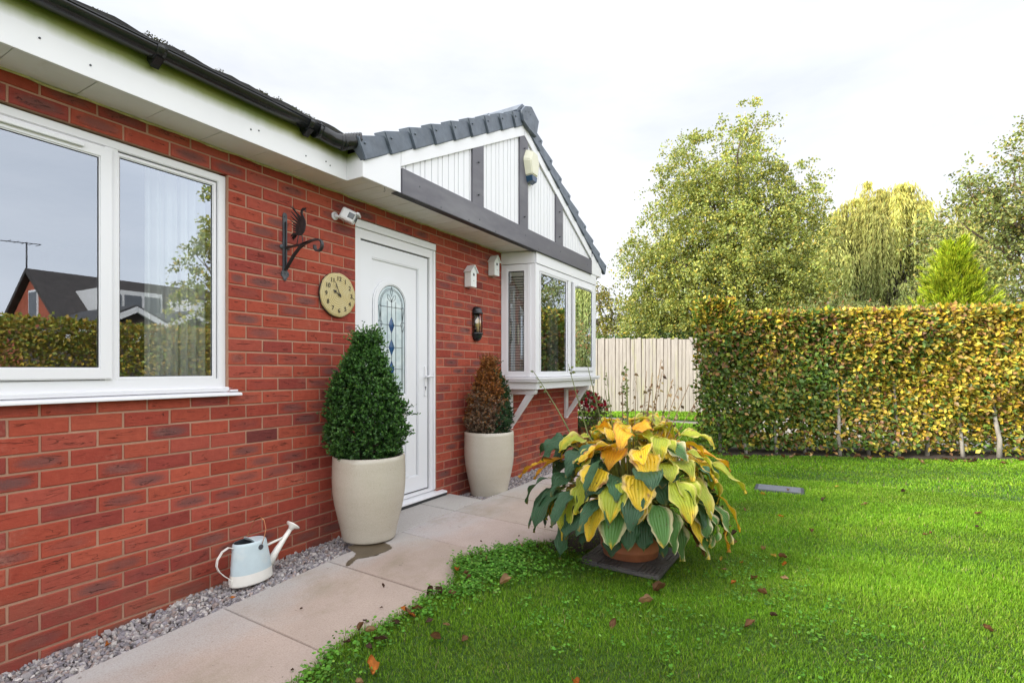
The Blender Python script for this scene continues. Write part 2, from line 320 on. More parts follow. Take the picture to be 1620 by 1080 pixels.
class MB:
    """bmesh collector of shapes that form ONE mesh"""
    def __init__(s): s.b = bmesh.new()
    def box(s, a, b, bev=0., mat=None):
        x0, y0, z0 = [min(p, q) for p, q in zip(a, b)]; x1, y1, z1 = [max(p, q) for p, q in zip(a, b)]
        vs = [s.b.verts.new(p) for p in ((x0,y0,z0),(x1,y0,z0),(x1,y1,z0),(x0,y1,z0),(x0,y0,z1),(x1,y0,z1),(x1,y1,z1),(x0,y1,z1))]
        fs = [s.b.faces.new([vs[i] for i in f]) for f in ((3,2,1,0),(4,5,6,7),(0,1,5,4),(1,2,6,5),(2,3,7,6),(3,0,4,7))]
        if bev > 0:
            es = list({e for f in fs for e in f.edges})
            r = bmesh.ops.bevel(s.b, geom=es, offset=bev, segments=2, affect='EDGES', profile=.5)
            vs = list({v for f in r['faces'] for v in f.verts} | {v for v in vs if v.is_valid})
        if mat is not None:
            for v in vs: v.co = mat @ v.co
        return vs
    def prism(s, pts, axis, d0, d1, bev=0.):
        """polygon in the plane normal to axis ('x': (y,z), 'y': (x,z), 'z': (x,y)) extruded d0..d1"""
        def P(p, d): return {'x': (d, p[0], p[1]), 'y': (p[0], d, p[1]), 'z': (p[0], p[1], d)}[axis]
        a = [s.b.verts.new(P(p, d0)) for p in pts]; b = [s.b.verts.new(P(p, d1)) for p in pts]; n = len(pts)
        fs = [s.b.faces.new(a), s.b.faces.new(b[::-1])]
        for i in range(n): fs.append(s.b.faces.new((a[i], b[i], b[(i+1) % n], a[(i+1) % n])))
        bmesh.ops.recalc_face_normals(s.b, faces=fs)
        if bev > 0:
            es = list({e for f in fs for e in f.edges}); bmesh.ops.bevel(s.b, geom=es, offset=bev, segments=2, affect='EDGES')
    def tube(s, pts, rad, n=8, cap=True):
        pts = [Vector(p) for p in pts]
        rad = [float(rad)]*len(pts) if not hasattr(rad, '__len__') else [float(q) for q in rad]
        rings = []; up = None
        for i, p in enumerate(pts):
            t = (pts[min(i+1, len(pts)-1)]-pts[max(i-1, 0)]).normalized()
            if up is None: up = t.orthogonal().normalized()
            up = (up-t*up.dot(t)); up = up.normalized() if up.length > 1e-6 else t.orthogonal().normalized()
            q = t.cross(up)
            rings.append([s.b.verts.new(p+rad[i]*(math.cos(2*PI*k/n)*up+math.sin(2*PI*k/n)*q)) for k in range(n)])
        for a, b in zip(rings, rings[1:]):
            for k in range(n):
                f = s.b.faces.new((a[k], a[(k+1) % n], b[(k+1) % n], b[k])); f.smooth = True
        if cap:
            s.b.faces.new(rings[0][::-1]); s.b.faces.new(rings[-1])
    def lathe(s, prof, n=48, c=(0, 0), closed=False, wob=None):
        rings = []
        for r, z in prof:
            rings.append([s.b.verts.new((c[0]+r*(1+(wob(2*PI*k/n, z) if wob else 0))*math.cos(2*PI*k/n), c[1]+r*(1+(wob(2*PI*k/n, z) if wob else 0))*math.sin(2*PI*k/n), z)) for k in range(n)])
        for a, b in zip(rings, rings[1:]):
            for k in range(n):
                f = s.b.faces.new((a[k], a[(k+1) % n], b[(k+1) % n], b[k])); f.smooth = True
        s.b.faces.new(rings[0][::-1])
        if closed: s.b.faces.new(rings[-1])
    def bar(s, p, q, wd, th, up=(1, 0, 0), bev=0.):
        """rectangular bar from p to q, th along 'up'"""
        p, q = Vector(p), Vector(q); d = (q-p); l = d.length; d.normalize(); u = Vector(up); u = (u-d*u.dot(d)).normalized(); v = d.cross(u)
        m = Matrix((d, v, u)).transposed().to_4x4(); m.translation = p
        s.box((0, -wd/2, -th/2), (l, wd/2, th/2), bev, m)
    def sph(s, c, r, sc=(1, 1, 1), seg=16):
        m = Matrix.Translation(c) @ Matrix.Diagonal((r*sc[0], r*sc[1], r*sc[2], 1))
        g = bmesh.ops.create_uvsphere(s.b, u_segments=seg, v_segments=max(6, seg//2), radius=1, matrix=m)
        for v in g['verts']:
            for f in v.link_faces: f.smooth = True
    def done(s, name, m, parent=None, xf=None):
        bmesh.ops.recalc_face_normals(s.b, faces=s.b.faces)
        if xf is not None: s.b.transform(xf)
        me = bpy.data.meshes.new(name); s.b.to_mesh(me); s.b.free()
        return fix(name, me, m, parent)

def npmesh(name, verts, faces, m, parent=None, bc=None, bl=None, smooth=False):
    """fast mesh from numpy arrays; faces (n,k)"""
    verts = np.asarray(verts, np.float32); faces = np.asarray(faces, np.int32)
    me = bpy.data.meshes.new(name); n, k = faces.shape
    me.vertices.add(len(verts)); me.vertices.foreach_set('co', verts.ravel())
    me.loops.add(n*k); me.loops.foreach_set('vertex_index', faces.ravel())
    me.polygons.add(n); me.polygons.foreach_set('loop_start', np.arange(0, n*k, k, dtype=np.int32))
    try: me.polygons.foreach_set('loop_total', np.full(n, k, np.int32))
    except Exception: pass
    me.polygons.foreach_set('use_smooth', np.full(n, smooth, bool))
    me.update(calc_edges=True)
    if bc is not None:
        bc = np.asarray(bc, np.float32)
        if bc.shape[1] == 3: bc = np.c_[bc, np.ones(len(bc), np.float32)]
        at = me.attributes.new('bc', 'FLOAT_COLOR', 'POINT'); at.data.foreach_set('color', bc.ravel().astype(np.float32))
    if bl is not None:
        at = me.attributes.new('bl', 'FLOAT_VECTOR', 'POINT'); at.data.foreach_set('vector', np.asarray(bl, np.float32).ravel())
    return fix(name, me, m, parent)
def unit(v): return v/np.maximum(np.linalg.norm(v, axis=-1, keepdims=True), 1e-9)
# leaf templates: length along y (base at 0), width x, normal z
T_LEAF = (np.array([(0, 0, 0), (-.34, .42, .07), (0, 1, -.06), (.34, .42, .07), (0, .45, 0)]), np.array([(0, 4, 2, 1), (0, 3, 2, 4)]))
T_DIAMOND = (np.array([(0, 0, 0), (-.33, .45, .05), (0, 1, 0), (.33, .45, .05)]), np.array([(0, 3, 2, 1)]))
T_NARROW = (np.array([(0, 0, 0), (-.12, .4, .02), (0, 1, -.05), (.12, .4, .02)]), np.array([(0, 3, 2, 1)]))
def scatter(tpl, pos, dr, nrm, size, col, jitcol=.0):
    """place template leaves -> verts, faces, colours"""
    tv, tf = tpl; n = len(pos); k = len(tv)
    y = unit(dr); z = unit(nrm-y*(nrm*y).sum(1, keepdims=True)); x = np.cross(y, z)
    size = np.broadcast_to(np.asarray(size, float).reshape(-1, 1, 1) if np.ndim(size) else np.full((n, 1, 1), size), (n, 1, 1))
    v = (tv[None, :, 0:1]*x[:, None]+tv[None, :, 1:2]*y[:, None]+tv[None, :, 2:3]*z[:, None])*size+pos[:, None]
    f = tf[None]+(np.arange(n)*k)[:, None, None]
    return v.reshape(-1, 3), f.reshape(-1, tf.shape[1]), np.repeat(col, k, 0)
def rdir(n): return unit(RNG.normal(size=(n, 3)))
def palette(n, cols, wts, jit=.15):
    c = np.array(cols)[RNG.choice(len(cols), n, p=np.array(wts)/sum(wts))]
    return np.clip(c*(1+RNG.normal(size=(n, 1))*jit)*(1+RNG.normal(size=(n, 3))*jit*.3), .004, .9)
def lump(p, seeds=5, freq=1.0, seed=3):
    """cheap smooth 3d noise in about -1..1"""
    r = np.random.default_rng(seed); o = np.zeros(len(p))
    for i in range(seeds):
        k = r.normal(size=3)*freq*(1+i*.6); o += np.sin(p@k+r.uniform(0, 6.28))/(1+i*.5)
    return o/2.2
# ================================================================== THE BUNGALOW
CH = .0827; Z0 = 2.175
def pathz(x, y): return -.205-.028*np.asarray(x)-np.maximum(0, .5-np.asarray(y))*.045
def gravz(x, y): return -.285-np.maximum(0, .4-np.asarray(y))*.055+np.clip(np.asarray(x), 0, .45)*.07
house = thing('bungalow', (0, 1, -.3), 'red brick bungalow with a white door, white windows and a half timbered gable', 'house')
WIN = (-1.80, 0., Z0-16*CH, Z0); DOOR = (1.0125, 2.02, -.30, Z0); BAY = (3.19, 5.21, .757, 2.4)
OPEN = [WIN, DOOR, BAY]
BR = dict(v=[], f=[], c=[], l=[])
PAL = [(.355,.070,.040), (.335,.063,.037), (.385,.082,.047), (.305,.055,.035), (.355,.076,.050), (.275,.052,.039)]
def brick_course(y0, y1, zt, rnd, mapf, depth=.10):
    """one chamfered brick from y0..y1, its top at zt"""
    zb = zt-.0725; c = .0035; pr = RNG.uniform(0, .002)
    if y1-y0 < .02: return
    o = [(0-depth, y0, zb), (0-depth, y1, zb), (0-depth, y1, zt), (0-depth, y0, zt),
         (-c+pr, y0, zb), (-c+pr, y1, zb), (-c+pr, y1, zt), (-c+pr, y0, zt),
         (pr, y0+c, zb+c), (pr, y1-c, zb+c), (pr, y1-c, zt-c), (pr, y0+c, zt-c)]
    jit = RNG.normal(size=(12, 3))*.0007; o = np.array(o)+jit
    b = sum(len(x) for x in BR['v'])
    BR['v'].append(np.array([mapf(p) for p in o]))
    BR['f'].append(np.array([(8,9,10,11), (4,5,9,8), (5,6,10,9), (6,7,11,10), (7,4,8,11), (0,1,5,4), (1,2,6,5), (2,3,7,6), (3,0,4,7)])+b)
    k = RNG.random()
    base = np.array(PAL[RNG.integers(len(PAL))])*RNG.uniform(.90, 1.09)
    sm = RNG.uniform(.45, .95) if k < .24 else (RNG.uniform(.15, .4) if k < .42 else 0.)
    if k > .99: base = base*.55+np.array([.02, .012, .014])
    col = np.r_[base, sm]
    BR['c'].append(np.tile(col, (12, 1)))
    r = RNG.uniform(0, 100)
    uu = [-1, 1, 1, -1]*3; vv = [-1, -1, 1, 1]*3
    BR['l'].append(np.array([(uu[i], vv[i], r) for i in range(12)]))
def brick_wall(y_lo, y_hi, openings, mapf, k0=-2, k1=31):
    for k in range(k0, k1+1):
        zt = Z0-k*CH-.005; zb = zt-.0725
        if zt > 2.345: continue
        joints = np.arange(math.floor(y_lo/.225)-1, math.ceil(y_hi/.225)+2)*.225+(0 if k % 2 == 0 else .1125)
        cuts = [(y_lo, y_hi)]
        for (a, b, c, d) in openings:
            if zb+.03 < d and zt-.03 > c:
                nc = []
                for (p, q) in cuts:
                    if b <= p or a >= q: nc.append((p, q)); continue
                    if a > p: nc.append((p, a))
                    if b < q: nc.append((b, q))
                cuts = nc
        for (p, q) in cuts:
            js = [j for j in joints if p+.03 < j < q-.03]; es = [p]+js+[q]
            for i, (a, b) in enumerate(zip(es, es[1:])):
                brick_course(a+(.005 if i else 0)+RNG.uniform(-.001, .001)*(i > 0), b-(.005 if i < len(es)-2 else 0), zt+RNG.uniform(-.0012, .0012), 0, mapf)
brick_wall(-3.6, 5.40, OPEN, lambda p: p)
brick_wall(-8.0, -.005, [], lambda p: (p[1], 5.40+p[0], p[2]))     # end wall, facing +Y (mirrored courses)
# the end wall's outward side is +Y
BRv = np.concatenate(BR['v']); BRf = np.concatenate(BR['f'])
npmesh('wall', BRv, BRf, 'brick', house, np.concatenate(BR['c']), np.concatenate(BR['l']))
m = MB(); X0, X1 = -.28, -.0045
def mslab(y0, y1, z0, z1): m.box((X0, y0, z0), (X1, y1, z1))
mslab(-3.6, WIN[0]+.004, -.6, 2.318); mslab(WIN[0]+.004, WIN[1]-.004, -.6, WIN[2]-.004); mslab(WIN[0]+.004, WIN[1]-.004, WIN[3]+.004, 2.318)
mslab(WIN[1]-.004, DOOR[0]+.004, -.6, 2.318); mslab(DOOR[0]+.004, DOOR[1]-.004, DOOR[3]+.004, 2.318); mslab(DOOR[0]+.004, DOOR[1]-.004, -.6, -.16)
mslab(DOOR[1]-.004, BAY[0]+.004, -.6, 2.318); mslab(BAY[0]+.004, BAY[1]-.004, -.6, BAY[2]-.004); mslab(BAY[1]-.004, 5.393, -.6, 2.318)
m.box((-8, 5.12, -.6), (-.285, 5.393, 2.318))
m.box((-8, -3.6, -.6), (-7.8, 5.1, 2.318)); m.box((-8, -3.8, -.6), (-.0065, -3.605, 2.318))
m.done('mortar_bed', 'mortar', house)
# rooms behind the glass (floor, ceiling, partitions)
m = MB()
for (a, b) in ((-3.5, .5), (2.3, 5.1)):
    m.box((-4.2, a, -.15), (-4.1, b, 2.30)); m.box((-4.1, a, -.15), (-.285, a+.06, 2.30)); m.box((-4.1, b-.06, -.15), (-.285, b, 2.30))
    m.box((-4.1, a+.07, 2.25), (-.285, b-.07, 2.31))
m.done('inner_wall', 'room', house)
m = MB(); m.box((-4.1, -3.5, -.2), (-.285, .5, -.14)); m.box((-4.1, 2.3, -.2), (-.285, 5.1, -.14)); m.done('inner_floor', 'roomfloor', house)

# ---- soffit: transverse boards
m = MB()
def soff(x0, x1, y0, y1, pitch):
    n = max(1, round((y1-y0)/pitch)); p = (y1-y0)/n
    for i in range(n): m.box((x0, y0+i*p+.0018, 2.320+.0009*(i % 2)), (x1, y0+(i+1)*p-.0018, 2.332), .0015)
soff(.002, .236, -3.7, .70, .30); soff(.002, .405, .70, 5.32, .10)
m.box((0, -3.7, 2.3335), (.234, .70, 2.34)); m.box((0, .701, 2.3335), (.385, 5.28, 2.34))
m.done('soffit', 'soffit', house)
m = MB()   # mastic bead where soffit meets brick
pts = [(.006+.002*math.sin(y*31), y, 2.316+.003*math.sin(y*17+math.sin(y*41))) for y in np.arange(-3.6, 3.2, .045)]
m.tube(pts, .007, 6); m.done('sealant_bead', plain('yellowed mastic', (.44, .40, .20), .7, .25, 20), house)
# ---- fascia of the main eaves + return + white box ends of the gable
m = MB()
m.box((.236, -3.7, 2.318), (.25, .712, 2.59), .002)
m.box((.251, .700, 2.318), (.335, .712, 2.50), .001); m.box((.3365, .699, 2.318), (.409, .712, 2.50), .001)
m.done('fascia', 'fascia', house)
for (x, y, z) in [(.2505, -.98, 2.40), (.2505, -.80, 2.375), (.2505, -.02, 2.392), (.2505, .03, 2.405), (.2505, .36, 2.372), (.2505, .52, 2.39), (.2505, .555, 2.375), (.2505,-1.5,2.38), (.2505,-2.2,2.385)]:
    m = MB(); m.tube([(x, y, z), (x+.003, y, z)], .0045, 10); m.done('nail_cap', 'cast', house)
m = MB(); m.tube([(.39, .93, 2.32), (.39, .93, 2.300), (.395, .93, 2.292), (.385, .93, 2.284), (.378, .93, 2.290)], .0018, 6); m.done('cup_hook', 'cast', house)

SL = .508; YA = 3.0; AX = .41          # gable: pitch, apex y, plane
def zb(y, z0): return z0-abs(y-YA)*SL  # a line parallel to the verge
ZI = 3.490                             # inside edge of the bargeboard at the apex
ZO = 3.606                             # outside edge
m = MB()
# bargeboards (two raking boards with a joint at the apex), proud of the cladding
yl = 1.082; yr = 4.918
m.prism([(yl, zb(yl, ZI)-.0), (YA-.002, ZI), (YA-.002, ZO), (yl, zb(yl, ZO))], 'x', AX-.016, AX, .0015)
m.done('bargeboard', 'upvc', house); m = MB()
m.prism([(yr, zb(yr, ZI)), (yr, zb(yr, ZO)), (YA+.002, ZO), (YA+.002, ZI)], 'x', AX-.016, AX, .0015)
m.done('bargeboard', 'upvc', house)
m = MB()   # boxed eaves at both feet of the gable
m.prism([(.705, 2.316), (1.078, 2.316), (1.078, zb(1.078, ZO)), (.705, zb(.705, ZO))], 'x', AX-.018, AX+.001, .0015)
m.done('eaves_box', 'upvc', house); m = MB()
m.prism([(5.30, 2.316), (5.30, zb(5.30, ZO)), (4.97, zb(4.97, ZO)), (4.922, zb(4.922, ZI)-.002), (4.922, 2.316)], 'x', AX-.018, AX+.001, .0015)
m.box((-.3, 5.288, 2.318), (AX-.02, 5.30, 2.46), .001)
m.done('eaves_box', 'upvc', house)
# cladding boards between the posts
m = MB(); y = 1.10; k = 0
while y < 4.90:
    w_ = .084 if k % 3 else .058
    y2 = min(y+w_, 4.9)
    m.prism([(y+.0025, 2.46), (y2-.0025, 2.46), (y2-.0025, zb(y2, ZI)+.04), (y+.0025, zb(y, ZI)+.04)], 'x', AX-.034, AX-.022, .0022)
    y = y2; k += 1
m.done('gable_cladding', 'cladding', house)
m = MB(); m.prism([(1.09, 2.34), (4.91, 2.34), (4.91, 2.62), (YA, ZO-.02), (1.09, 2.62)], 'x', AX-.06, AX-.0355); m.done('gable_backing', 'upvc_old', house)
m = MB(); m.box((AX-.02, 1.085, 2.310), (AX+.012, 4.905, 2.503), .003); m.done('tie_beam', 'grey_beam', house)
m = MB(); m.box((AX-.05, 1.03, 2.303), (AX+.016, 4.905, 2.3085)); m.done('beam_drip', 'step_dark', house)
for (a, b) in ((2.03, 2.215), (2.905, 3.085), (3.785, 3.985)):
    m = MB(); m.prism([(a, 2.506), (b, 2.506), (b, zb(b, ZI)+.006), (YA if a < YA < b else (a+b)/2, zb(YA if a < YA < b else (a+b)/2, ZI)+.006), (a, zb(a, ZI)+.006)], 'x', AX-.021, AX-.003, .002)
    m.done('gable_post', 'grey_beam', house)
for (y, z) in [(1.28, 2.42), (2.12, 2.37), (2.12, 2.60), (2.12, 2.90), (3.0, 2.42), (3.0, 2.62), (3.0, 3.35), (3.88, 2.42), (3.88, 2.6), (3.88, 2.9), (4.75, 2.41), (1.55, 2.33), (2.4, 2.325), (1.95, 2.325), (3.3, 2.33)]:
    m = MB(); m.tube([(AX-.006, y, z), (AX+.0145, y, z)], .007, 10); m.done('screw_cap', 'cast', house)

# ---- dry-verge caps up both rakes and a ridge cap
def cap(a, b, side):
    """one interlocking verge cap between distances a<b up the rake from the eave, its lower end deeper"""
    mm = MB(); th = math.atan(SL); d = Vector((0, math.cos(th)*side, math.sin(th))); n = Vector((0, -math.sin(th)*side, math.cos(th)))
    rl = 2.30 if side > 0 else 2.40; org = Vector((0, YA-side*rl, ZO-rl*SL))
    def P(t, h, x): return tuple(org+d*t+n*h+Vector((x, 0, 0)))
    x0, x1 = .392, .436
    v = [P(a, -.012, x0), P(a, -.012, x1), P(a, .150, x1-.006), P(a, .157, x0-.07), P(b, -.004, x0), P(b, -.004, x1-.022), P(b, .118, x1-.024), P(b, .125, x0-.07)]
    vs = [mm.b.verts.new(p) for p in v]
    fs = [mm.b.faces.new([vs[i] for i in f]) for f in ((0,1,2,3), (1,5,6,2), (2,6,7,3), (5,4,7,6), (0,4,5,1))]
    bmesh.ops.recalc_face_normals(mm.b, faces=fs)
    es = [e for e in mm.b.edges if len(e.link_faces) == 2]; bmesh.ops.bevel(mm.b, geom=es, offset=.006, segments=2, affect='EDGES')
    mm.tube([P(a+.05, .09, x1-.009), P(a+.05, .10, x1-.001)], .008, 8)
    return mm
NT = 9; LT = 2.62
for side in (1, -1):
    for i in range(NT):
        mm = cap(i*LT/NT-.005, (i+1)*LT/NT+.012, side)
        mm.done('verge_tile', 'tile', house)
m = MB(); h = .155
m.prism([(2.90, 3.60), (3.02, 3.560), (3.20, 3.535), (3.26, 3.735), (3.085, 3.825), (2.955, 3.775), (2.88, 3.70)], 'x', .41, .452, .006)
for (y, z) in ((YA-.05, ZO+.11), (YA+.06, ZO+.12), (YA-.02, ZO+.04), (YA+.02, ZO+.13)): m.tube([(.451, y, z), (.455, y, z)], .007, 8)
m.done('ridge_end_cap', 'tile', house)
m = MB()
for i in range(20):
    x = .408-i*.42
    m.prism([(YA-.17, ZO+.09), (YA-.15, ZO+.075), (YA, ZO+.165), (YA+.15, ZO+.075), (YA+.17, ZO+.09), (YA+.05, ZO+.20+.006*(i % 2)), (YA-.05, ZO+.20+.006*(i % 2))], 'x', x-.415, x)
m.done('ridge_tile', 'tile', house)
# ---- roof slopes, tile courses as real steps with bumpy rolls
def slope(name, org, along, up, nrm, n_al, n_up, pw, pl, mat='roof'):
    """interlocking tiles: rows of overlapping corrugated strips"""
    org, along, up, nrm = [np.array(v, float) for v in (org, along, up, nrm)]
    V = []; F = []; b = 0; seg = 6
    prof = np.array([0, .004, .010, .012, .009, .003])
    for r in range(n_up):
        cols = n_al*seg+1
        t = np.arange(cols)/seg
        hgt = prof[np.arange(cols) % seg]+RNG.normal(size=cols)*.0015
        jl = RNG.normal(size=n_al+1)[(t).astype(int)]*.003*(r > 0)
        for (u, h0) in ((r*pl, .034), (r*pl, .004), ((r+1)*pl, -.004)) if False else (((r*pl), -.004), ((r*pl), .018), ((r+1)*pl+.01, .0)):
            V.append(org+along*(t*pw)[:, None]+up*(u+jl)[:, None]+nrm*(h0+hgt)[:, None])
        i = np.arange(cols-1)
        for q in range(2):
            F.append(np.c_[b+q*cols+i, b+q*cols+i+1, b+(q+1)*cols+i+1, b+(q+1)*cols+i])
        b += 3*cols
    return np.concatenate(V), np.concatenate(F)
th = math.radians(22); 
v1, f1 = slope('r', (.345, -3.9, 2.562), (0, 1, 0), (-math.cos(th), 0, math.sin(th)), (math.sin(th), 0, math.cos(th)), 16, 15, .30, .33)
npmesh('main_roof', v1, f1, 'roof', house)
tg = math.atan(SL)
v2, f2 = slope('r', (.40, YA-2.30, ZO-2.30*SL+.085), (-1, 0, 0), (0, math.cos(tg), math.sin(tg)), (0, -math.sin(tg), math.cos(tg)), 28, 8, .30, .325)
v3, f3 = slope('r', (.40, YA+2.36, ZO-2.36*SL+.085), (-1, 0, 0), (0, -math.cos(tg), math.sin(tg)), (0, math.sin(tg), math.cos(tg)), 28, 8, .30, .325)
npmesh('gable_roof', np.concatenate([v2, v3]), np.concatenate([f2, f3+len(v2)]), 'roof', house)
m = MB()  # far slope and ends so the roof is closed
m.prism([(.3, 2.50), (-4.0, 4.25), (-8.3, 2.50)], 'y', -3.85, -3.75); m.prism([(-4.05, 4.27), (-8.4, 2.45), (-8.4, 2.50), (-4.0, 4.31)], 'y', -3.9, .9)
m.prism([(.8, 2.47), (3.0, 3.58), (5.2, 2.47)], 'x', -8.3, -.1)
m.done('roof_deck', 'roof', house)
# moss tufts on the main roof edge
nm = 260; yy = RNG.uniform(-1.2, .75, nm); cl = np.sin(yy*9)+np.sin(yy*23+1); keep = cl > .2; yy = yy[keep]
P = np.c_[.335+RNG.uniform(-.03, .01, len(yy)), yy, 2.588+RNG.uniform(0, .012, len(yy))]
tv, tf, tcx = scatter(T_LEAF, np.repeat(P, 14, 0)+RNG.normal(size=(len(P)*14, 3))*[.006, .012, .003], rdir(len(P)*14), rdir(len(P)*14), .010, palette(len(P)*14, [(.05,.055,.02), (.03,.028,.02), (.09,.10,.02)], [3, 4, 1]))
npmesh('moss', tv, tf, 'leaf_matt', house, tcx)

# ---- gutter: half-round trough along the main eaves, brackets, swan to the gable
def trough(pts_y, x, z, r, mat, name, axis='y'):
    mm = MB(); rows = []
    for y in pts_y:
        row = []
        for rr, rev in ((r, 0), (r-.004, 1)):
            ks = range(13) if not rev else range(12, -1, -1)
            for k in ks:
                a = PI*k/12
                q = (x+rr*math.cos(a), y, z-rr*math.sin(a)*.86) if axis == 'y' else (y, x+rr*math.cos(a), z-rr*math.sin(a)*.86)
                row.append(mm.b.verts.new(q))
        rows.append(row)
    n = len(rows[0])
    for a, b in zip(rows, rows[1:]):
        for k in range(n):
            f = mm.b.faces.new((a[k], a[(k+1) % n], b[(k+1) % n], b[k])); f.smooth = (k % 13 != 12)
    mm.b.faces.new(rows[0]); mm.b.faces.new(rows[-1][::-1])
    return mm
GX, GZ, GR = .306, 2.560, .056
mm = trough(np.linspace(-3.8, .42, 12), GX, GZ, GR, 'black_plastic', 'gutter')
mm.tube([(GX+GR, -3.8, GZ), (GX+GR, .42, GZ)], .004, 6)
gut = mm.done('gutter', 'black_plastic', house)
for y in (-2.3, -1.42, -.55, .33):
    mm = trough((y-.022, y+.022), GX, GZ+.004, GR+.006, 0, '')
    mm.prism([(.252, 2.515), (.285, 2.475), (.300, 2.488), (.345, 2.512), (.252, 2.56)], 'y', y-.02, y+.02, .002)
    mm.done('gutter_bracket', 'black_plastic', gut)
mm = MB()   # the corner piece that bends out to meet the verge
pts = [(GX, .40, GZ-.012), (GX, .47, GZ-.018), (GX+.012, .53, GZ-.03), (GX+.035, .585, GZ-.035), (GX+.065, .635, GZ-.018), (GX+.085, .69, GZ+.006)]
mm.tube(pts, [.050, .052, .050, .051, .050, .042], 16)
for p, r_ in (((.0), .058), ((.55), .056)):
    i = 0 if p == 0 else 3
    mm.tube([Vector(pts[i])-Vector((0, .012, 0)), Vector(pts[i])+Vector((0, .012, 0))], r_, 16)
for t in np.linspace(0, 1, 7):
    p = Vector(pts[3]).lerp(Vector(pts[5]), t); mm.tube([p-Vector((.004, .006, 0)), p+Vector((.004, .006, 0))], .056-.004*t, 14)
mm.done('gutter_corner', 'black_plastic', house)
mm = trough(np.linspace(-6, .40, 5), 5.36, 2.475, .055, 0, '', 'x'); mm.done('end_gutter', plain('brown gutter', (.10, .075, .06), .4), house)
mm = MB(); mm.tube([(.30, 5.345, 2.43), (.30, 5.345, 2.34), (.26, 5.36, 2.27), (.10, 5.42, 2.18), (-.10, 5.45, 2.12), (-.22, 5.46, 2.05), (-.22, 5.46, -.2)], .036, 14); mm.done('downpipe', 'black_plastic', house)

# ------------------------------------------------------------------ windows
def ring(mm, x0, x1, y0, y1, z0, z1, wl, wr, wb, wt, bev=.004):
    """mitred frame; wl.. are the member widths"""
    o = [(y0, z0), (y1, z0), (y1, z1), (y0, z1)]; i = [(y0+wl, z0+wb), (y1-wr, z0+wb), (y1-wr, z1-wt), (y0+wl, z1-wt)]
    V = [[mm.b.verts.new((x, p[0], p[1])) for p in lp] for x in (x0, x1) for lp in (o, i)]; ob, ib, of, if_ = V
    for k in range(4):
        j = (k+1) % 4
        for q in ((of[k], of[j], if_[j], if_[k]), (ob[j], ob[k], ib[k], ib[j]), (ob[k], ob[j], of[j], of[k]), (ib[j], ib[k], if_[k], if_[j])): mm.b.faces.new(q)
    if bev:
        es = [mm.b.edges.get((l[k], l[(k+1) % 4])) for l in (of, if_) for k in range(4)]; bmesh.ops.bevel(mm.b, geom=es, offset=bev, segments=2, affect='EDGES')
def glass(y0, y1, z0, z1, x, name, parent, m='glass'):
    g = MB(); v = [g.b.verts.new(p) for p in ((x, y0, z0), (x, y1, z0), (x, y1, z1), (x, y0, z1))]; g.b.faces.new(v); return g.done(name, m, parent)
FX = -.028
wi = MB(); ring(wi, FX-.06, FX, WIN[0]+.002, WIN[1]-.002, WIN[2]+.012, WIN[3]-.002, .05, .05, .072, .045)
for y in (-.603, -1.197): wi.box((FX-.058, y-.03, WIN[2]+.05), (FX-.003, y+.03, WIN[3]-.04), .003)
win = wi.done('window', 'upvc', house)
tag(win, 'wide white plastic window with three panes')
def pane(y0, y1, z0, z1, opening):
    s = MB()
    if opening:
        ring(s, FX-.02, FX+.016, y0-.030, y1+.030, z0-.055, z1+.055, .06, .06, .06, .06, .006)
        s.done('sash', 'upvc', win); xg = FX+.006
    else:
        ring(s, FX-.03, FX-.004, y0-.022, y1+.022, z0-.022, z1+.022, .022, .022, .022, .022, .005)
        s.done('glazing_bead', 'upvc', win); xg = FX-.016
    if opening: y0 += .03; y1 -= .03; z0 += .005; z1 -= .005
    s = MB(); ring(s, xg-.003, xg+.002, y0-.001, y1+.001, z0-.001, z1+.001, .005, .005, .005, .005, 0); s.done('gasket', 'seal', win)
    glass(y0+.003, y1-.003, z0+.003, z1-.003, xg-.001, 'pane', win)
pane(-.565, -.080, .952, 2.098, False); pane(-1.167+.0, -.633, .995, 2.066, True); pane(-1.72, -1.235, .952, 2.098, False)
s = MB(); s.box((FX+.016, -1.08, 2.083), (FX+.034, -.73, 2.103), .004); s.done('trickle_vent', 'upvc', win)
s = MB(); s.prism([(-.03, .856), (.048, .848), (.052, .842), (.052, .832), (.040, .832), (.040, .838), (-.03, .846)], 'y', WIN[0]-.04, WIN[1]+.055, .0015)
s.prism([(-.029, .857), (-.004, .857), (.002, .878), (-.005, .884), (-.029, .884)], 'y', WIN[0]+.004, WIN[1]+.028, .002)
s.box((-.006, WIN[1]+.002, .857), (.015, WIN[1]+.050, .867), .002)
s.done('sill', 'upvc', win)
# curtain just inside the right hand pane
def curtain(y0, y1, z0, z1, x, name, label):
    n = 90; V = []; 
    for j, z in enumerate((z0, (z0+z1)/2, z1)):
        for i in range(n):
            t = i/(n-1); y = y0+(y1-y0)*t
            V.append((x+.022*math.sin(t*34+math.sin(t*9)*1.5+j*.15)+.008*math.sin(t*91), y+.006*math.sin(t*50), z))
    F = [(j*n+i, j*n+i+1, (j+1)*n+i+1, (j+1)*n+i) for j in range(2) for i in range(n-1)]
    o = npmesh(name, V, F, 'curtain', None, smooth=True); tag(o, label, 'curtain'); return o
curtain(-.37, -.02, .90, 2.14, -.21, 'curtain', 'sheer off-white curtain gathered behind the right pane of the wide window')

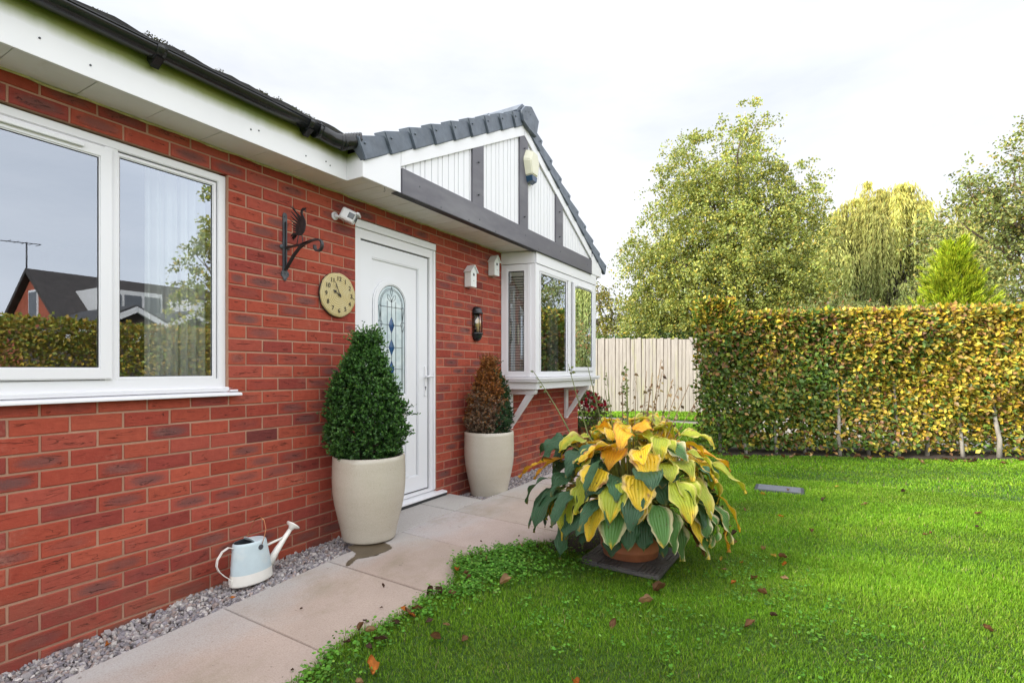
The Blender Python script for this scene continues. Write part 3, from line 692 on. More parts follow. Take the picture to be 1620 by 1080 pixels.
# ------------------------------------------------------------------ door
dr = MB(); y0, y1 = DOOR[0]+.002, DOOR[1]-.002
ring(dr, -.10, -.022, y0, y1, -.150, Z0-.066, .075, .075, .030, .075, .0015)
dr.box((-.10, y0, Z0-.064), (-.006, y1, Z0-.002), .004)        # head extension
dr.box((-.04, y0, -.14), (-.010, y0+.03, Z0-.068), .004); dr.box((-.04, y1-.03, -.14), (-.010, y1, Z0-.068), .004)
dfr = dr.done('door_frame', 'upvc', house)
s = MB(); s.prism([(-.10, -.150), (.045, -.162), (.062, -.166), (.062, -.180), (-.10, -.180)], 'y', y0-.02, 2.105, .002)
s.done('door_sill', 'upvc', house)
s = MB(); s.box((-.06, y0-.02, -.225), (.057, 2.103, -.1815)); s.done('sill_gap_dark', 'step_dark', house)  # solid black strip drawn in for the dark gap under the sill
LY0, LY1, LZ0, LZ1 = 1.097, 1.9355, -.110, 2.024
s = MB(); ring(s, -.085, -.040, LY0, LY1, LZ0, LZ1, .128, .128, .128, .112, .0012)
ring(s, -.052, -.044, LY0+.118, LY1-.118, LZ0+.118, LZ1-.105, .020, .020, .020, .020, .003)
s.box((-.082, LY0+.120, LZ0+.120), (-.056, LY1-.120, LZ1-.105))
door = s.done('door', 'door', house); tag(door, 'white front door with an arched leaded glass panel')
s = MB(); ring(s, -.046, -.0415, LY0-.0072, LY1+.0072, LZ0-.009, LZ1+.0092, .007, .007, .0088, .009, 0); s.done('weather_seal', 'seal', door)
CY = 1.515-.045; HW = .168; ZS = 1.545; ZB = .775     # arched light
def arch(hw, zb_, zs, n=24, rise=1.0): 
    return [(CY-hw, zb_), (CY+hw, zb_)]+[(CY+hw*math.cos(a), zs+hw*rise*math.sin(a)) for a in np.linspace(0, PI, n)]
def archring(mm, hw0, hw1, zb0, zb1, zs, x0, x1, bev=.003):
    a = arch(hw0, zb0, zs); b = arch(hw1, zb1, zs); n = len(a)
    for i in range(n):
        j = (i+1) % n
        mm.prism([a[i], a[j], b[j], b[i]], 'x', x0, x1, 0)
s = MB(); archring(s, HW+.055, HW+.038, ZB-.052, ZB-.036, ZS, -.058, -.046); archring(s, HW+.040, HW+.006, ZB-.038, ZB-.008, ZS, -.058, -.042)
archring(s, HW+.008, HW-.002, ZB-.010, ZB+.002, ZS, -.058, -.048)
s.box((-.058, CY-HW-.062, ZB-.072), (-.040, CY+HW+.062, ZB-.052), .003)
s.done('arch_moulding', 'door', door)
s = MB(); s.prism(arch(HW, ZB, ZS), 'x', -.0555, -.0535); s.done('glass_panel', 'doorglass', door)
s = MB(); xl = -.0525; t = .0042
def ln(a, b, r=None): s.tube([(xl, a[0], a[1]), (xl, b[0], b[1])], r or t*.55, 6)
for hw in (HW-.006, HW-.030, HW-.042):
    p = arch(hw, ZB+(HW-hw), ZS); p.append(p[0])
    for a, b in zip(p, p[1:]): ln(a, b, .0018)
D1, D2, D3 = 1.372, 1.180, .993
for dy in (-.052, 0, .052): ln((CY+dy, ZB+.04), (CY+dy, ZS+(.03 if dy else .05)))
for z in (ZS-.02, D1, D2, D3): ln((CY-HW+.03, z), (CY+HW-.03, z))
def loop(pts, r=.0018): s.tube([(xl, p[0], p[1]) for p in pts], r, 6)
loop([(CY, ZS+.155), (CY-.012, ZS+.11), (CY, ZS+.07), (CY+.012, ZS+.11), (CY, ZS+.155)])
loop([(CY, ZS+.02), (CY-.045, ZS+.05), (CY-.05, ZS+.085), (CY-.022, ZS+.075), (CY, ZS+.02), (CY+.045, ZS+.05), (CY+.05, ZS+.085), (CY+.022, ZS+.075), (CY, ZS+.02)])
for sg in (-1, 1):
    loop([(CY+sg*(HW-.03), D1-.06), (CY+sg*(HW-.005), D1+.01), (CY+sg*(HW-.018), D1+.035), (CY+sg*(HW-.03), D1+.022), (CY+sg*(HW-.042), D1+.035), (CY+sg*(HW-.055), D1+.01), (CY+sg*(HW-.03), D1-.06)])
    loop([(CY+sg*(HW-.03), ZS-.14), (CY+sg*(HW-.012), ZS-.02), (CY+sg*(HW-.03), ZS-.005), (CY+sg*(HW-.045), ZS-.02), (CY+sg*(HW-.03), ZS-.14)])
s.done('lead_strips', 'lead', door)
for z in (D1, D2, D3):
    s = MB()
    for f in range(4):
        q = [(CY, z+.078), (CY+.037, z), (CY, z-.078), (CY-.037, z)]
        a, b = q[f], q[(f+1) % 4]
        vs = [s.b.verts.new(p) for p in ((-.053, a[0], a[1]), (-.053, b[0], b[1]), (-.047, CY, z))]; s.b.faces.new(vs)
    s.done('blue_diamond', 'blueglass', door)
s = MB(); HY = 1.895; s.box((-.040, HY-.012, .745), (-.030, HY+.012, 1.02), .004)
hd = s.done('handle_plate', 'door', door); hd.name = 'handle'
s2 = MB(); s2.tube([(-.03, HY, .925), (.012, HY, .925)], .009, 10); s2.tube([(.012, HY-.045, .925), (.012, HY+.06, .923)], .0085, 10)
bpy.data.objects['handle'].data.materials[0] = MT['upvc']
s2.done('handle_lever', 'upvc', door)
s2 = MB(); s2.tube([(-.0305, HY, .825), (-.028, HY, .825)], .0095, 12); s2.box((-.0305, HY-.004, .80), (-.0285, HY+.004, .822)); s2.done('keyhole', 'cast', door)
s = MB(); ring(s, -.056, -.046, CY-.16, CY+.16, .570, .650, .008, .008, .008, .008, .002); s.done('letterbox', 'chrome', door)
s = MB(); s.box((-.056, CY-.150, .580), (-.050, CY+.150, .640), .002); s.done('letterbox_flap', 'upvc_old', door)
s = MB()
ring(s, -.058, -.046, CY-.20, CY+.20, .055, .50, .030, .030, .030, .030, .006); ring(s, -.056, -.047, CY-.135, CY+.135, .115, .44, .018, .018, .018, .018, .005)
s.box((-.056, CY-.11, .14), (-.049, CY+.11, .415), .008); s.box((-.058, CY-.215, .505), (-.041, CY+.215, .525), .003); s.box((-.058, CY-.215, .030), (-.041, CY+.215, .050), .003)
s.done('lower_panel', 'door', door)

# ------------------------------------------------------------------ bay window
BX = .398; BY0, BY1 = 3.29, 5.11; bz0, bz1 = .905, 2.175
s = MB()
ring(s, BX-.06, BX, BY0, BY1, bz0, bz1, .085, .12, .055, .070, .004)
s.box((BX-.058, 4.165, bz0+.05), (BX-.002, 4.255, bz1-.06), .003)
s.box((BX-.012, BY0-.002, 2.180), (BX+.006, BY1+.012, 2.314), .002)            # head board
s.box((BX-.05, BY0-.012, bz0), (BX-.001, BY0+.02, bz1+.003), .004)
def side_panel(mm, ya, yb, flip):
    """solid side frame from the wall (x=0,ya) to the front corner (x=BX,yb)"""
    pass
bay = s.done('bay_window', 'upvc', house); tag(bay, 'white box bay window on angled brackets')
for yw, yc, sg in ((3.19, BY0-.012, 1), (5.21, BY1+.012, -1)):
    # local frame: runs along the side; modelled in (x along, y thickness, z), then placed
    L_ = math.hypot(BX-.012, yc-yw); ang = math.atan2(yc-yw, BX-.012)
    M_ = Matrix.Translation((0, yw, 0)) @ Matrix.Rotation(ang, 4, 'Z')
    q = MB()
    for (a, b, c, d) in ((0, .085, bz0, bz1), (L_-.125, L_, bz0, bz1), (.085, L_-.125, bz0, bz0+.065), (.085, L_-.125, bz1-.075, bz1)):
        q.box((a, 0, c), (b, .05*sg, d), .003)
    q.box((.045, -.004*sg, bz0+.03), (.085, .02*sg, bz1-.04), .004); q.box((0, -.004*sg, 2.180), (L_, .012*sg, 2.314), .002)
    q.box((L_-.085, -.006*sg, bz0), (L_-.045, .02*sg, bz1), .003)
    q.done('side_frame', 'upvc', bay, M_)
    g = MB(); v = [g.b.verts.new(p) for p in ((.088, .012*sg, bz0+.068), (L_-.128, .012*sg, bz0+.068), (L_-.128, .012*sg, bz1-.078), (.088, .012*sg, bz1-.078))]; g.b.faces.new(v)
    g.done('side_pane', 'glass', bay, M_)
    g = MB(); 
    for (a, b, c, d) in ((.085, .092, bz0+.065, bz1-.075), (L_-.131, L_-.125, bz0+.065, bz1-.075), (.092, L_-.131, bz0+.065, bz0+.071), (.092, L_-.131, bz1-.081, bz1-.075)): g.box((a, .004*sg, c), (b, .010*sg, d))
    g.done('gasket', 'seal', bay, M_)
    # venetian blind behind the side pane: a thing that hangs inside
    if sg == 1:
        b_ = thing('venetian_blind', (.1, 3.3, bz0), 'taupe venetian blind hanging in the side pane of the bay window', 'blind')
        g = MB()
        for i in range(35):
            z = bz0+.10+i*.0297; g.box((.09, .030, z), (L_-.12, .040, z+.0155), 0, Matrix.Identity(4))
        g.done('slats', 'blind', b_, M_)
        g = MB(); g.box((.09, .02, bz1-.13), (L_-.12, .05, bz1-.085), .003); g.done('rail', 'blind', b_, M_); g = MB(); g.box((.09, .022, bz0+.078), (L_-.12, .048, bz0+.092), .002); g.done('rail', 'blind', b_, M_)
        g = MB()
        for x in (.14, .28): g.tube([(x, .0215, bz0+.08), (x, .0215, bz1-.1)], .0016, 5)
        g.done('cord', 'blind2', b_, M_)
# front panes: fixed left, opening right
def bpane(y0, y1, z0, z1, opening):
    q = MB()
    if opening:
        ring(q, BX-.02, BX+.014, y0-.052, y1+.052, z0-.055, z1+.060, .055, .055, .055, .060, .006); q.done('sash', 'upvc', bay); xg = BX+.004
        q = MB(); q.box((BX+.014, y0+.05, z1+.012), (BX+.030, y1-.06, z1+.030), .003); q.done('trickle_vent', 'upvc', bay)
    else:
        ring(q, BX-.03, BX-.003, y0-.02, y1+.02, z0-.02, z1+.02, .022, .022, .022, .022, .005); q.done('glazing_bead', 'upvc', bay); xg = BX-.014
    q = MB(); ring(q, xg-.003, xg+.002, y0, y1, z0, z1, .005, .012, .005, .005, 0); q.done('gasket', 'seal', bay)
    glass(y0+.004, y1-.010, z0+.004, z1-.004, xg-.001, 'front_pane', bay, 'glass_bay')
bpane(3.415, 4.115, .965, 2.085, False); bpane(4.355, 4.945, 1.020, 2.060, True)
s = MB()
pl = [(.0, 3.165), (BX+.045, 3.245), (BX+.045, 5.16), (0, 5.24)]
s.prism(pl, 'z', .872, .9025, .004); s.prism([(x-(.012 if x else 0), y+(.01 if y < 4 else -.01)) for x, y in pl], 'z', .850, .8715, .002)
s.done('bay_sill', 'upvc', bay)
s = MB(); s.prism([(.003, 3.20), (BX-.004, 3.305), (BX-.004, 5.095), (.003, 5.20)], 'z', .765, .8495, .003); s.done('apron', 'upvc_old', bay)
for y in (3.36, 4.93):
    s = MB(); a, b = y-.035, y+.035
    s.box((.003, a, .300), (.040, b, .763), .003)
    s.prism([(.041, .763), (.041, .705), (.345, .705), (.362, .728), (.362, .763)], 'y', a, b, .003)
    s.prism([(.041, .315), (.041, .395), (.245, .7045), (.325, .7045)], 'y', a+.004, b-.004, .003)
    s.done('bracket', 'upvc_old', bay)
s = MB(); s.box((-.27, 3.32, 2.20), (.33, 5.07, 2.24)); s.done('inner_board', 'room', bay); s = MB(); s.box((-.27, 3.32, .86), (.33, 5.07, .871)); s.done('inner_board', 'room', bay)
# pale roller blind drawn to one side inside the bay
curtain(3.95, 4.20, .93, 2.15, .22, 'bay_curtain', 'pale net curtain behind the left front pane of the bay window')
curtain(4.75, 5.02, .93, 2.15, .22, 'bay_curtain', 'pale net curtain behind the right front pane of the bay window')
# ================================================================== THINGS ON THE WALL
# wrought iron bracket, projecting square to the wall
t = thing('hanging_bracket', (0, .385, 1.6), 'black iron hanging basket bracket with a scrolled arm, carrying a bird silhouette', 'bracket')
YB = .385
s = MB(); s.prism([(YB-.017, 1.645), (YB+.017, 1.645), (YB+.017, 2.03), (YB+.010, 2.046), (YB-.010, 2.046), (YB-.017, 2.03)], 'x', .002, .008, .001)
s.prism([(YB-.008, 1.60), (YB+.008, 1.60), (YB+.030, 1.625), (YB+.028, 1.648), (YB+.016, 1.660), (YB-.016, 1.660), (YB-.028, 1.648), (YB-.030, 1.625)], 'x', .002, .009, .002)
s.sph((.006, YB, 1.604), .014, (.4, 1, 1.2)); s.sph((.006, YB-.024, 1.816), .016, (.45, 1, 1)); s.sph((.006, YB+.024, 1.816), .016, (.45, 1, 1))
for z in (1.64, 2.02): s.sph((.009, YB, z), .006, (.6, 1, 1), 10)
for d in (-.024, .024): s.sph((.010, YB+d, 1.637), .006, (.6, 1, 1), 10); s.sph((.012, YB+d, 1.816), .006, (.6, 1, 1), 10)
s.done('wall_plate', 'cast', t)
s = MB(); s.box((.009, YB-.003, 1.655), (.022, YB+.003, 1.985), .001)
def strap(mm, pts, wd=.022, th=.006):
    """flat bar bent in the XZ plane"""
    P = [Vector((p[0], 0, p[1])) for p in pts]; L0 = []; L1 = []
    for i, p in enumerate(P):
        d = (P[min(i+1, len(P)-1)]-P[max(i-1, 0)]).normalized(); n = Vector((-d.z, 0, d.x))*th/2
        L0.append(p+n); L1.append(p-n)
    poly = [(v.x, v.z) for v in L0]+[(v.x, v.z) for v in L1[::-1]]
    for i in range(len(P)-1):
        mm.prism([(L0[i].x, L0[i].z), (L0[i+1].x, L0[i+1].z), (L1[i+1].x, L1[i+1].z), (L1[i].x, L1[i].z)], 'y', YB-wd/2, YB+wd/2)
hook = [(.34+.036*math.cos(a), 1.788+.036*math.sin(a)) for a in np.linspace(R(95), R(-190), 16)]
strap(s, [(.018, 1.812), (.10, 1.811), (.17, 1.812), (.21, 1.818), (.27, 1.826), (.32, 1.828)]+hook, .020, .011)
strap(s, [(.012, 1.660), (.05, 1.700), (.10, 1.752), (.15, 1.790), (.20, 1.812), (.25, 1.822)], .020, .011)
s.done('arm', 'iron', t)
# cut-out bird: body, neck, lifted feathered wing, tail, legs
s = MB(); a, b = YB-.0025, YB+.0025
s.prism([(.135, 1.878), (.170, 1.872), (.198, 1.888), (.214, 1.915), (.219, 1.945), (.212, 1.972), (.198, 1.995), (.186, 2.015), (.188, 2.030), (.200, 2.036), (.212, 2.030), (.222, 2.020), (.214, 2.038), (.224, 2.046), (.206, 2.050), (.190, 2.052), (.172, 2.042), (.166, 2.020), (.176, 1.994), (.174, 1.975), (.158, 1.950), (.138, 1.925), (.122, 1.900)], 'y', a, b)
tips = [(.052, 2.096), (.084, 2.080), (.070, 2.050), (.058, 2.022), (.056, 1.994), (.062, 1.968), (.072, 1.944), (.086, 1.924)]
for i, (tx, tz) in enumerate(tips):     # separate wing feathers fan back and up
    f = i/7; x0, z0 = .178-.045*f, 1.985-.075*f; mx_, mz_ = x0*.55+tx*.45+.004, z0*.55+tz*.45-.010
    s.prism([(x0, z0+.007), (mx_+.003, mz_+.0075), (tx, tz), (mx_-.003, mz_-.0015), (x0-.004, z0-.010)], 'y', a-.0008*(i % 3), b+.0008*(i % 3))
for i, (tx, tz) in enumerate([(.076, 1.862), (.090, 1.852), (.104, 1.860), (.070, 1.880)]):
    s.prism([(.140, 1.895), (.128, 1.882), ((tx+.13)/2-.012, (tz+1.885)/2+.008), (tx, tz), ((tx+.13)/2-.004, (tz+1.885)/2+.017)], 'y', a-.001*i, b+.001*i)
for x, x2 in ((.148, .128), (.178, .192)): s.tube([(x, YB, 1.885), ((x+x2)/2, YB, 1.85), (x2, YB, 1.817)], .0028, 6); s.box((x2-.010, YB-.006, 1.815), (x2+.014, YB+.006, 1.820))
s.sph((.180, YB, 1.925), .036, (1., .12, 1.3), 14); s.sph((.196, YB, 1.952), .024, (1., .12, 1.3), 14); s.done('bird', 'iron', t)

# wall clock
CYK, CZK = .822, 1.545
t = thing('wall_clock', (0, CYK, CZK-.16), 'round cream garden clock with black numerals left of the front door', 'clock')
s = MB(); XF = Matrix.Translation((0, CYK, CZK)) @ Matrix.Rotation(R(90), 4, 'Y')
wob = lambda an, z: .010*math.sin(an*5+1)+.006*math.sin(an*11)+.004*math.sin(an*23)
s.lathe([(.148, .006), (.163, .012), (.165, .024), (.160, .031), (.150, .033), (.10, .0335), (.05, .034), (.012, .0345), (.0005, .0347)], 96, (0, 0), True, wob)
o = s.done('face', 'clock', None); o.data.transform(Matrix.Rotation(R(90), 4, 'Y')); o.location = (0, CYK, CZK); o.parent = t
o.matrix_parent_inverse = Matrix.LocRotScale(t.location, t.rotation_euler, None).inverted()
s = MB(); s.lathe([(.13, .0), (.158, .004), (.167, .012), (.166, .022)], 64, (0, 0), True); s.done('back', 'dark', t, XF)
ink = plain('black numerals', (.012, .010, .008), .5)
for h in range(1, 13):
    cu = bpy.data.curves.new('numeral', 'FONT'); cu.body = str(h); cu.size = .046; cu.align_x = 'CENTER'; cu.align_y = 'CENTER'; cu.extrude = .0006; cu.offset = .0003
    tmp = bpy.data.objects.new('tmp', cu); COL.objects.link(tmp); bpy.context.view_layer.update()
    me = bpy.data.meshes.new_from_object(tmp.evaluated_get(bpy.context.evaluated_depsgraph_get())); bpy.data.objects.remove(tmp)
    an = R(90-30*h); rr = .118
    me.transform(Matrix.Translation((.0365, CYK+rr*math.cos(an), CZK+rr*math.sin(an))) @ Matrix(((0, 0, 1, 0), (1, 0, 0, 0), (0, 1, 0, 0), (0, 0, 0, 1))))
    me.materials.clear(); me.name = 'numeral'; fix('numeral', me, ink, t)
def hand(an, ln_, w_, x, spade):
    s = MB(); d = Vector((0, math.cos(an), math.sin(an))); n = Vector((0, -d.z, d.y)); c = Vector((x, CYK, CZK))
    P = [c-d*.02+n*w_, c+d*ln_*.55+n*w_*.8, c+d*ln_*.62+n*spade, c+d*ln_, c+d*ln_*.62-n*spade, c+d*ln_*.55-n*w_*.8, c-d*.02-n*w_]
    s.prism([(p.y, p.z) for p in P], 'x', x-.001, x+.001); s.done('hand', ink, t)
hand(R(90-30*9.95), .066, .003, .041, .012); hand(R(90-6*56), .105, .0025, .044, .005)
s = MB(); s.tube([(.034, CYK, CZK), (.048, CYK, CZK)], .008, 12); s.done('hub', ink, t)
s = MB(); c0 = (.036, CYK+.165, CZK-.02); s.tube([(.036, CYK+.128, CZK-.004), (.036, CYK+.142, CZK-.018), (.036, CYK+.158, CZK-.014)], .0015, 5); s.done('crack_mark', ink, t)

# security camera
t = thing('security_camera', (0, .808, 2.09), 'white security camera on a ball mount above the clock', 'camera')
s = MB(); s.tube([(.001, .808, 2.133), (.010, .808, 2.133)], .030, 24); s.tube([(.010, .808, 2.133), (.030, .812, 2.128), (.050, .822, 2.122)], [.018, .011, .011], 14); s.sph((.050, .822, 2.122), .014)
s.done('mount', 'upvc', t)
M_ = Matrix.Translation((.085, .865, 2.135)) @ Euler((R(0), R(24), R(40))).to_matrix().to_4x4()
s = MB(); s.box((-.055, -.043, -.045), (.058, .043, .045), .016, M_); s.box((.050, -.046, .030), (.078, .046, .048), .006, M_); s.done('body', 'upvc', t)
s = MB(); s.box((.0575, -.030, -.020), (.064, .030, .022), .003, M_); s.box((.005, -.0445, -.018), (.050, -.0425, .024), .002, M_); s.done('lens_window', plain('grey lens', (.10, .11, .12), .15), t)
s = MB(); s.tube([M_ @ Vector((.062, 0, 0)), M_ @ Vector((.067, 0, 0))], .012, 16); s.done('lens', 'seal', t)
# half-lantern wall light
t = thing('wall_lantern', (0, 2.665, 1.28), 'black half lantern wall light between the door and the bay window', 'lamp')
YL = 2.668
s = MB()
def halfl(prof, mm, n=20):
    rings = [[mm.b.verts.new((.012+r*math.cos(-PI/2+PI*k/n)*.95, YL+r*math.sin(-PI/2+PI*k/n), z)) for k in range(n+1)] for r, z in prof]
    for a, b in zip(rings, rings[1:]):
        for k in range(n): f = mm.b.faces.new((a[k], a[k+1], b[k+1], b[k])); f.smooth = True
    mm.b.faces.new([r[0] for r in rings]+[r[-1] for r in rings[::-1]]); mm.b.faces.new(rings[0]); mm.b.faces.new(rings[-1][::-1])
s.prism([(YL+.058*math.cos(a), (1.592 if a < PI else 1.345)+.058*math.sin(a)) for a in np.linspace(0, 2*PI, 32, endpoint=False)], 'x', .001, .012, .001)
halfl([(.070, 1.572), (.074, 1.578), (.074, 1.586), (.064, 1.592), (.062, 1.612), (.050, 1.634), (.028, 1.648), (.004, 1.652)], s)
halfl([(.004, 1.284), (.030, 1.290), (.052, 1.308), (.062, 1.332), (.064, 1.352), (.074, 1.360), (.074, 1.372), (.066, 1.378)], s)
for k in (-1.2, -.42, .42, 1.2): s.tube([(.012+.066*math.cos(k)*.95, YL+.066*math.sin(k), 1.37), (.012+.066*math.cos(k)*.95, YL+.066*math.sin(k), 1.58)], .0035, 6)
s.done('housing', 'black_plastic', t)
s = MB(); halfl([(.060, 1.376), (.060, 1.574)], s); s.done('glass', 'lampglass', t)
s = MB(); s.tube([(.034, YL, 1.385), (.034, YL, 1.43), (.034, YL, 1.45), (.034, YL, 1.50), (.034, YL, 1.528)], [.014, .014, .026, .028, .008], 14); s.done('bulb', 'bulb', t)
# bird boxes (one built, one copied)
def birdbox(y, z, label):
    t = thing('bird_box', (0, y, z), label, 'bird box', group='white bird boxes on the brick wall')
    w_, d_, h_ = .098, .085, .165
    s = MB(); s.prism([(y, z), (y+w_, z), (y+w_, z+h_-.01), (y+w_/2, z+h_+.045), (y, z+h_-.01)], 'x', .004, d_, .0015); s.done('body', 'white_paint', t)
    s = MB()
    s.prism([(y-.012, z+h_-.020), (y+w_/2, z+h_+.048), (y+w_/2, z+h_+.060), (y-.018, z+h_-.014)], 'x', .003, d_+.016, .001); s.prism([(y+w_+.012, z+h_-.020), (y+w_+.018, z+h_-.014), (y+w_/2+.0005, z+h_+.060), (y+w_/2+.0005, z+h_+.048)], 'x', .003, d_+.016, .001)
    s.done('roof', 'white_paint', t)
    s = MB(); s.tube([(d_+.0002, y+w_/2, z+.125), (d_+.0012, y+w_/2, z+.125)], .015, 18); s.done('entrance_hole', 'seal', t); s = MB(); s.tube([(d_+.0002, y+w_/2, z+.062), (d_+.0012, y+w_/2, z+.062)], .005, 10); s.done('perch_hole', 'seal', t)
    s = MB(); s.tube([(.012, y+w_*.5, z), (.022, y+w_*.5, z-.016), (.032, y+w_*.55, z-.004)], .003, 6); s.done('hanger', 'iron', t)
    return t
b1 = birdbox(2.468, 1.832, 'white wooden bird box nearer the front door, the lower of the two')
b2 = b1.copy(); COL.objects.link(b2); b2.location = (0, 2.915, 2.015)
b2['label'] = 'higher white wooden bird box, tucked under the soffit beside the bay window'
for c in list(b1.children):
    q = c.copy(); COL.objects.link(q); q.parent = b2; q.matrix_parent_inverse = c.matrix_parent_inverse.copy()
# alarm box
t = thing('alarm_box', (AX, 3.13, 2.99), 'cream hexagonal burglar alarm box with a blue base high on the gable', 'alarm')
YA_, ZA_ = 3.115, 3.185
s = MB(); hexa = [(-.078, .17), (.078, .17), (.14, .05), (.085, -.115), (-.085, -.115), (-.14, .05)]
o_ = [s.b.verts.new((AX-.002, YA_+a, ZA_+b)) for a, b in hexa]; i_ = [s.b.verts.new((AX+.07, YA_+a*.72, ZA_+b*.86)) for a, b in hexa]
s.b.faces.new(i_); 
for k in range(6): s.b.faces.new((o_[k], o_[(k+1) % 6], i_[(k+1) % 6], i_[k]))
bmesh.ops.bevel(s.b, geom=[e for e in s.b.edges if len(e.link_faces) == 2], offset=.010, segments=3, affect='EDGES')
s.done('cover', 'cream', t)
s = MB(); q = [(-.085, -.118), (.085, -.118), (.062, -.175), (-.062, -.175)]
o_ = [s.b.verts.new((AX-.002, YA_+a, ZA_+b)) for a, b in q]; i_ = [s.b.verts.new((AX+.062, YA_+a*.72, ZA_+b*.92)) for a, b in q]
s.b.faces.new(i_)
for k in range(4): s.b.faces.new((o_[k], o_[(k+1) % 4], i_[(k+1) % 4], i_[k]))
s.done('strobe_base', 'blue_lens', t)
s = MB(); s.tube([(AX+.064, YA_, ZA_-.07), (AX+.069, YA_, ZA_-.07)], .007, 10); s.done('screw', 'cast', t)

# ================================================================== GROUND
def sheet(name, x0, x1, y0, y1, z, m, nx=2, ny=2, zf=None):
    xs = np.linspace(x0, x1, nx); ys = np.linspace(y0, y1, ny); X, Y = np.meshgrid(xs, ys)
    Zz = zf(X, Y) if zf else np.full_like(X, z)
    i, j = np.meshgrid(np.arange(nx-1), np.arange(ny-1)); b = (j*nx+i).ravel()
    o = npmesh(name, np.c_[X.ravel(), Y.ravel(), Zz.ravel()], np.c_[b, b+1, b+nx+1, b+nx], m, smooth=True); tag(o, kind='structure'); return o
sheet('ground', -400, 400, -400, 400, -.46, plain('distant grass', (.07, .11, .03), .95, .3, .5), 8, 8)
def lawnz(x, y): return -.262+.036*np.clip((1.85-x)/.35, 0, 1)-np.maximum(0, .4-y)*.04+.010*np.sin(x*1.3+y*.7)+.006*np.sin(x*3.1-y*2.3)
def tuft_edge(y):  # ragged lawn edge against the slabs
    return 1.40+.030*np.sin(y*5)+.02*np.sin(y*13+1)-.12*np.exp(-((y+.1)/.9)**2)-.19*np.exp(-((y-.85)/.28)**2)+.10*np.clip((y-1.15)*3, 0, 1)
T_, Y_ = np.meshgrid(np.linspace(0, 1, 60)**1.6, np.linspace(-6, 9, 260)); E_ = tuft_edge(Y_)+.01+.012*np.sin(Y_*47)+.01*np.sin(Y_*91); X_ = E_+T_*(9.5-E_)
i, j = np.meshgrid(np.arange(59), np.arange(259)); b = (j*60+i).ravel()
o = npmesh('lawn', np.c_[X_.ravel(), Y_.ravel(), (lawnz(X_, Y_)-.02*(T_ == 0)).ravel()], np.c_[b, b+1, b+61, b+60], 'lawn', smooth=True); tag(o, kind='structure')
sheet('lawn_beyond', -3.2, 1.9, 7.0, 13.9, 0, 'lawn', 20, 30, lambda x, y: -.262+0*x)
sheet('driveway', -3, 14, 8.9, 13.7, -.30, 'driveway', 3, 3)
# path of large slabs
PX0, PX1 = .43, 1.49; PY = [-2.97, -2.30, -1.63, -.97, -.29, .385, 1.055, 1.725, 2.40, 3.07, 3.74, 4.41, 5.08, 5.75, 6.42]
V = []; F = []; C = []
def slab(x0, x1, y0, y1):
    g = .004; x0 += g; x1 -= g; y0 += g; y1 -= g; c = .004; n = 14
    xs = np.r_[x0, np.linspace(x0+c, x1-c, n), x1]; ys = np.r_[y0, np.linspace(y0+c, y1-c, n), y1]; X, Y = np.meshgrid(xs, ys)
    Z = pathz(X, Y)+RNG.uniform(-.002, .002)+(X-x0)*RNG.uniform(-.003, .003); k = len(xs)
    e = (X == x0) | (X == x1) | (Y == y0) | (Y == y1); Z = Z-e*.005
    b0 = sum(len(v) for v in V); i, j = np.meshgrid(np.arange(k-1), np.arange(k-1)); b = (j*k+i).ravel()+b0
    V.append(np.c_[X.ravel(), Y.ravel(), Z.ravel()]); F.append(np.c_[b, b+1, b+k+1, b+k])
    # skirt
    ed = [(j*k) for j in range(k)][::-1]+[i for i in range(1, k)]+[j*k+k-1 for j in range(1, k)]+[(k-1)*k+i for i in range(k-2, 0, -1)]
    P = V[-1][ed]; Q = P.copy(); Q[:, 2] -= .05; b1 = b0+k*k; V.append(Q); m_ = len(ed); a = np.arange(m_); a2 = (a+1) % m_; ed = np.array(ed)+b0
    F.append(np.c_[ed[a], b1+a, b1+a2, ed[a2]]); tone = RNG.uniform(.86, 1.08); C.append(np.tile([tone, tone*RNG.uniform(.97, 1.02), tone*RNG.uniform(.95, 1.03)], (k*k+m_, 1)))
for a, b in zip(PY, PY[1:]): slab(PX0, PX1, a, b)
for (a, b) in ((.98, 1.725), (1.725, 2.16)): slab(.045, PX0, a, b)
o = npmesh('path', np.concatenate(V), np.concatenate(F), 'slab', None, np.concatenate(C)); tag(o, kind='structure')
sheet('path_bed', .425, 1.55, -6, 6.6, 0, 'soil', 6, 40, lambda x, y: pathz(x, y)-.030)
sheet('door_bed', -.2, .43, .97, 2.17, 0, 'soil', 3, 3, lambda x, y: pathz(x, y)-.030)
m = MB(); m.b.verts.ensure_lookup_table()
sheet('cross_path', -3.2, 1.7, 10.0, 10.9, -.245, 'slab', 3, 3)
# damp patch that ran out of the pot, and the green tide mark
def blob(name, pts, m, n=60, seed=1):
    """smooth closed outline laid on the slabs"""
    pts = np.array(pts, float); k = len(pts); t = np.linspace(0, k, n, endpoint=False); i = t.astype(int); f = (t-i)[:, None]
    p0, p1, p2, p3 = pts[(i-1) % k], pts[i % k], pts[(i+1) % k], pts[(i+2) % k]
    q = .5*((2*p1)+(-p0+p2)*f+(2*p0-5*p1+4*p2-p3)*f**2+(-p0+3*p1-3*p2+p3)*f**3); r = np.random.default_rng(seed); q += r.normal(size=q.shape)*.0035
    z = pathz(q[:, 0], q[:, 1])+.0035; c = q.mean(0)
    mm = MB(); vs = [mm.b.verts.new((a[0], a[1], zz)) for a, zz in zip(q, z)]; f_ = mm.b.faces.new(vs); bmesh.ops.triangulate(mm.b, faces=[f_])
    o = mm.done(name, m); tag(o, kind='structure'); return o
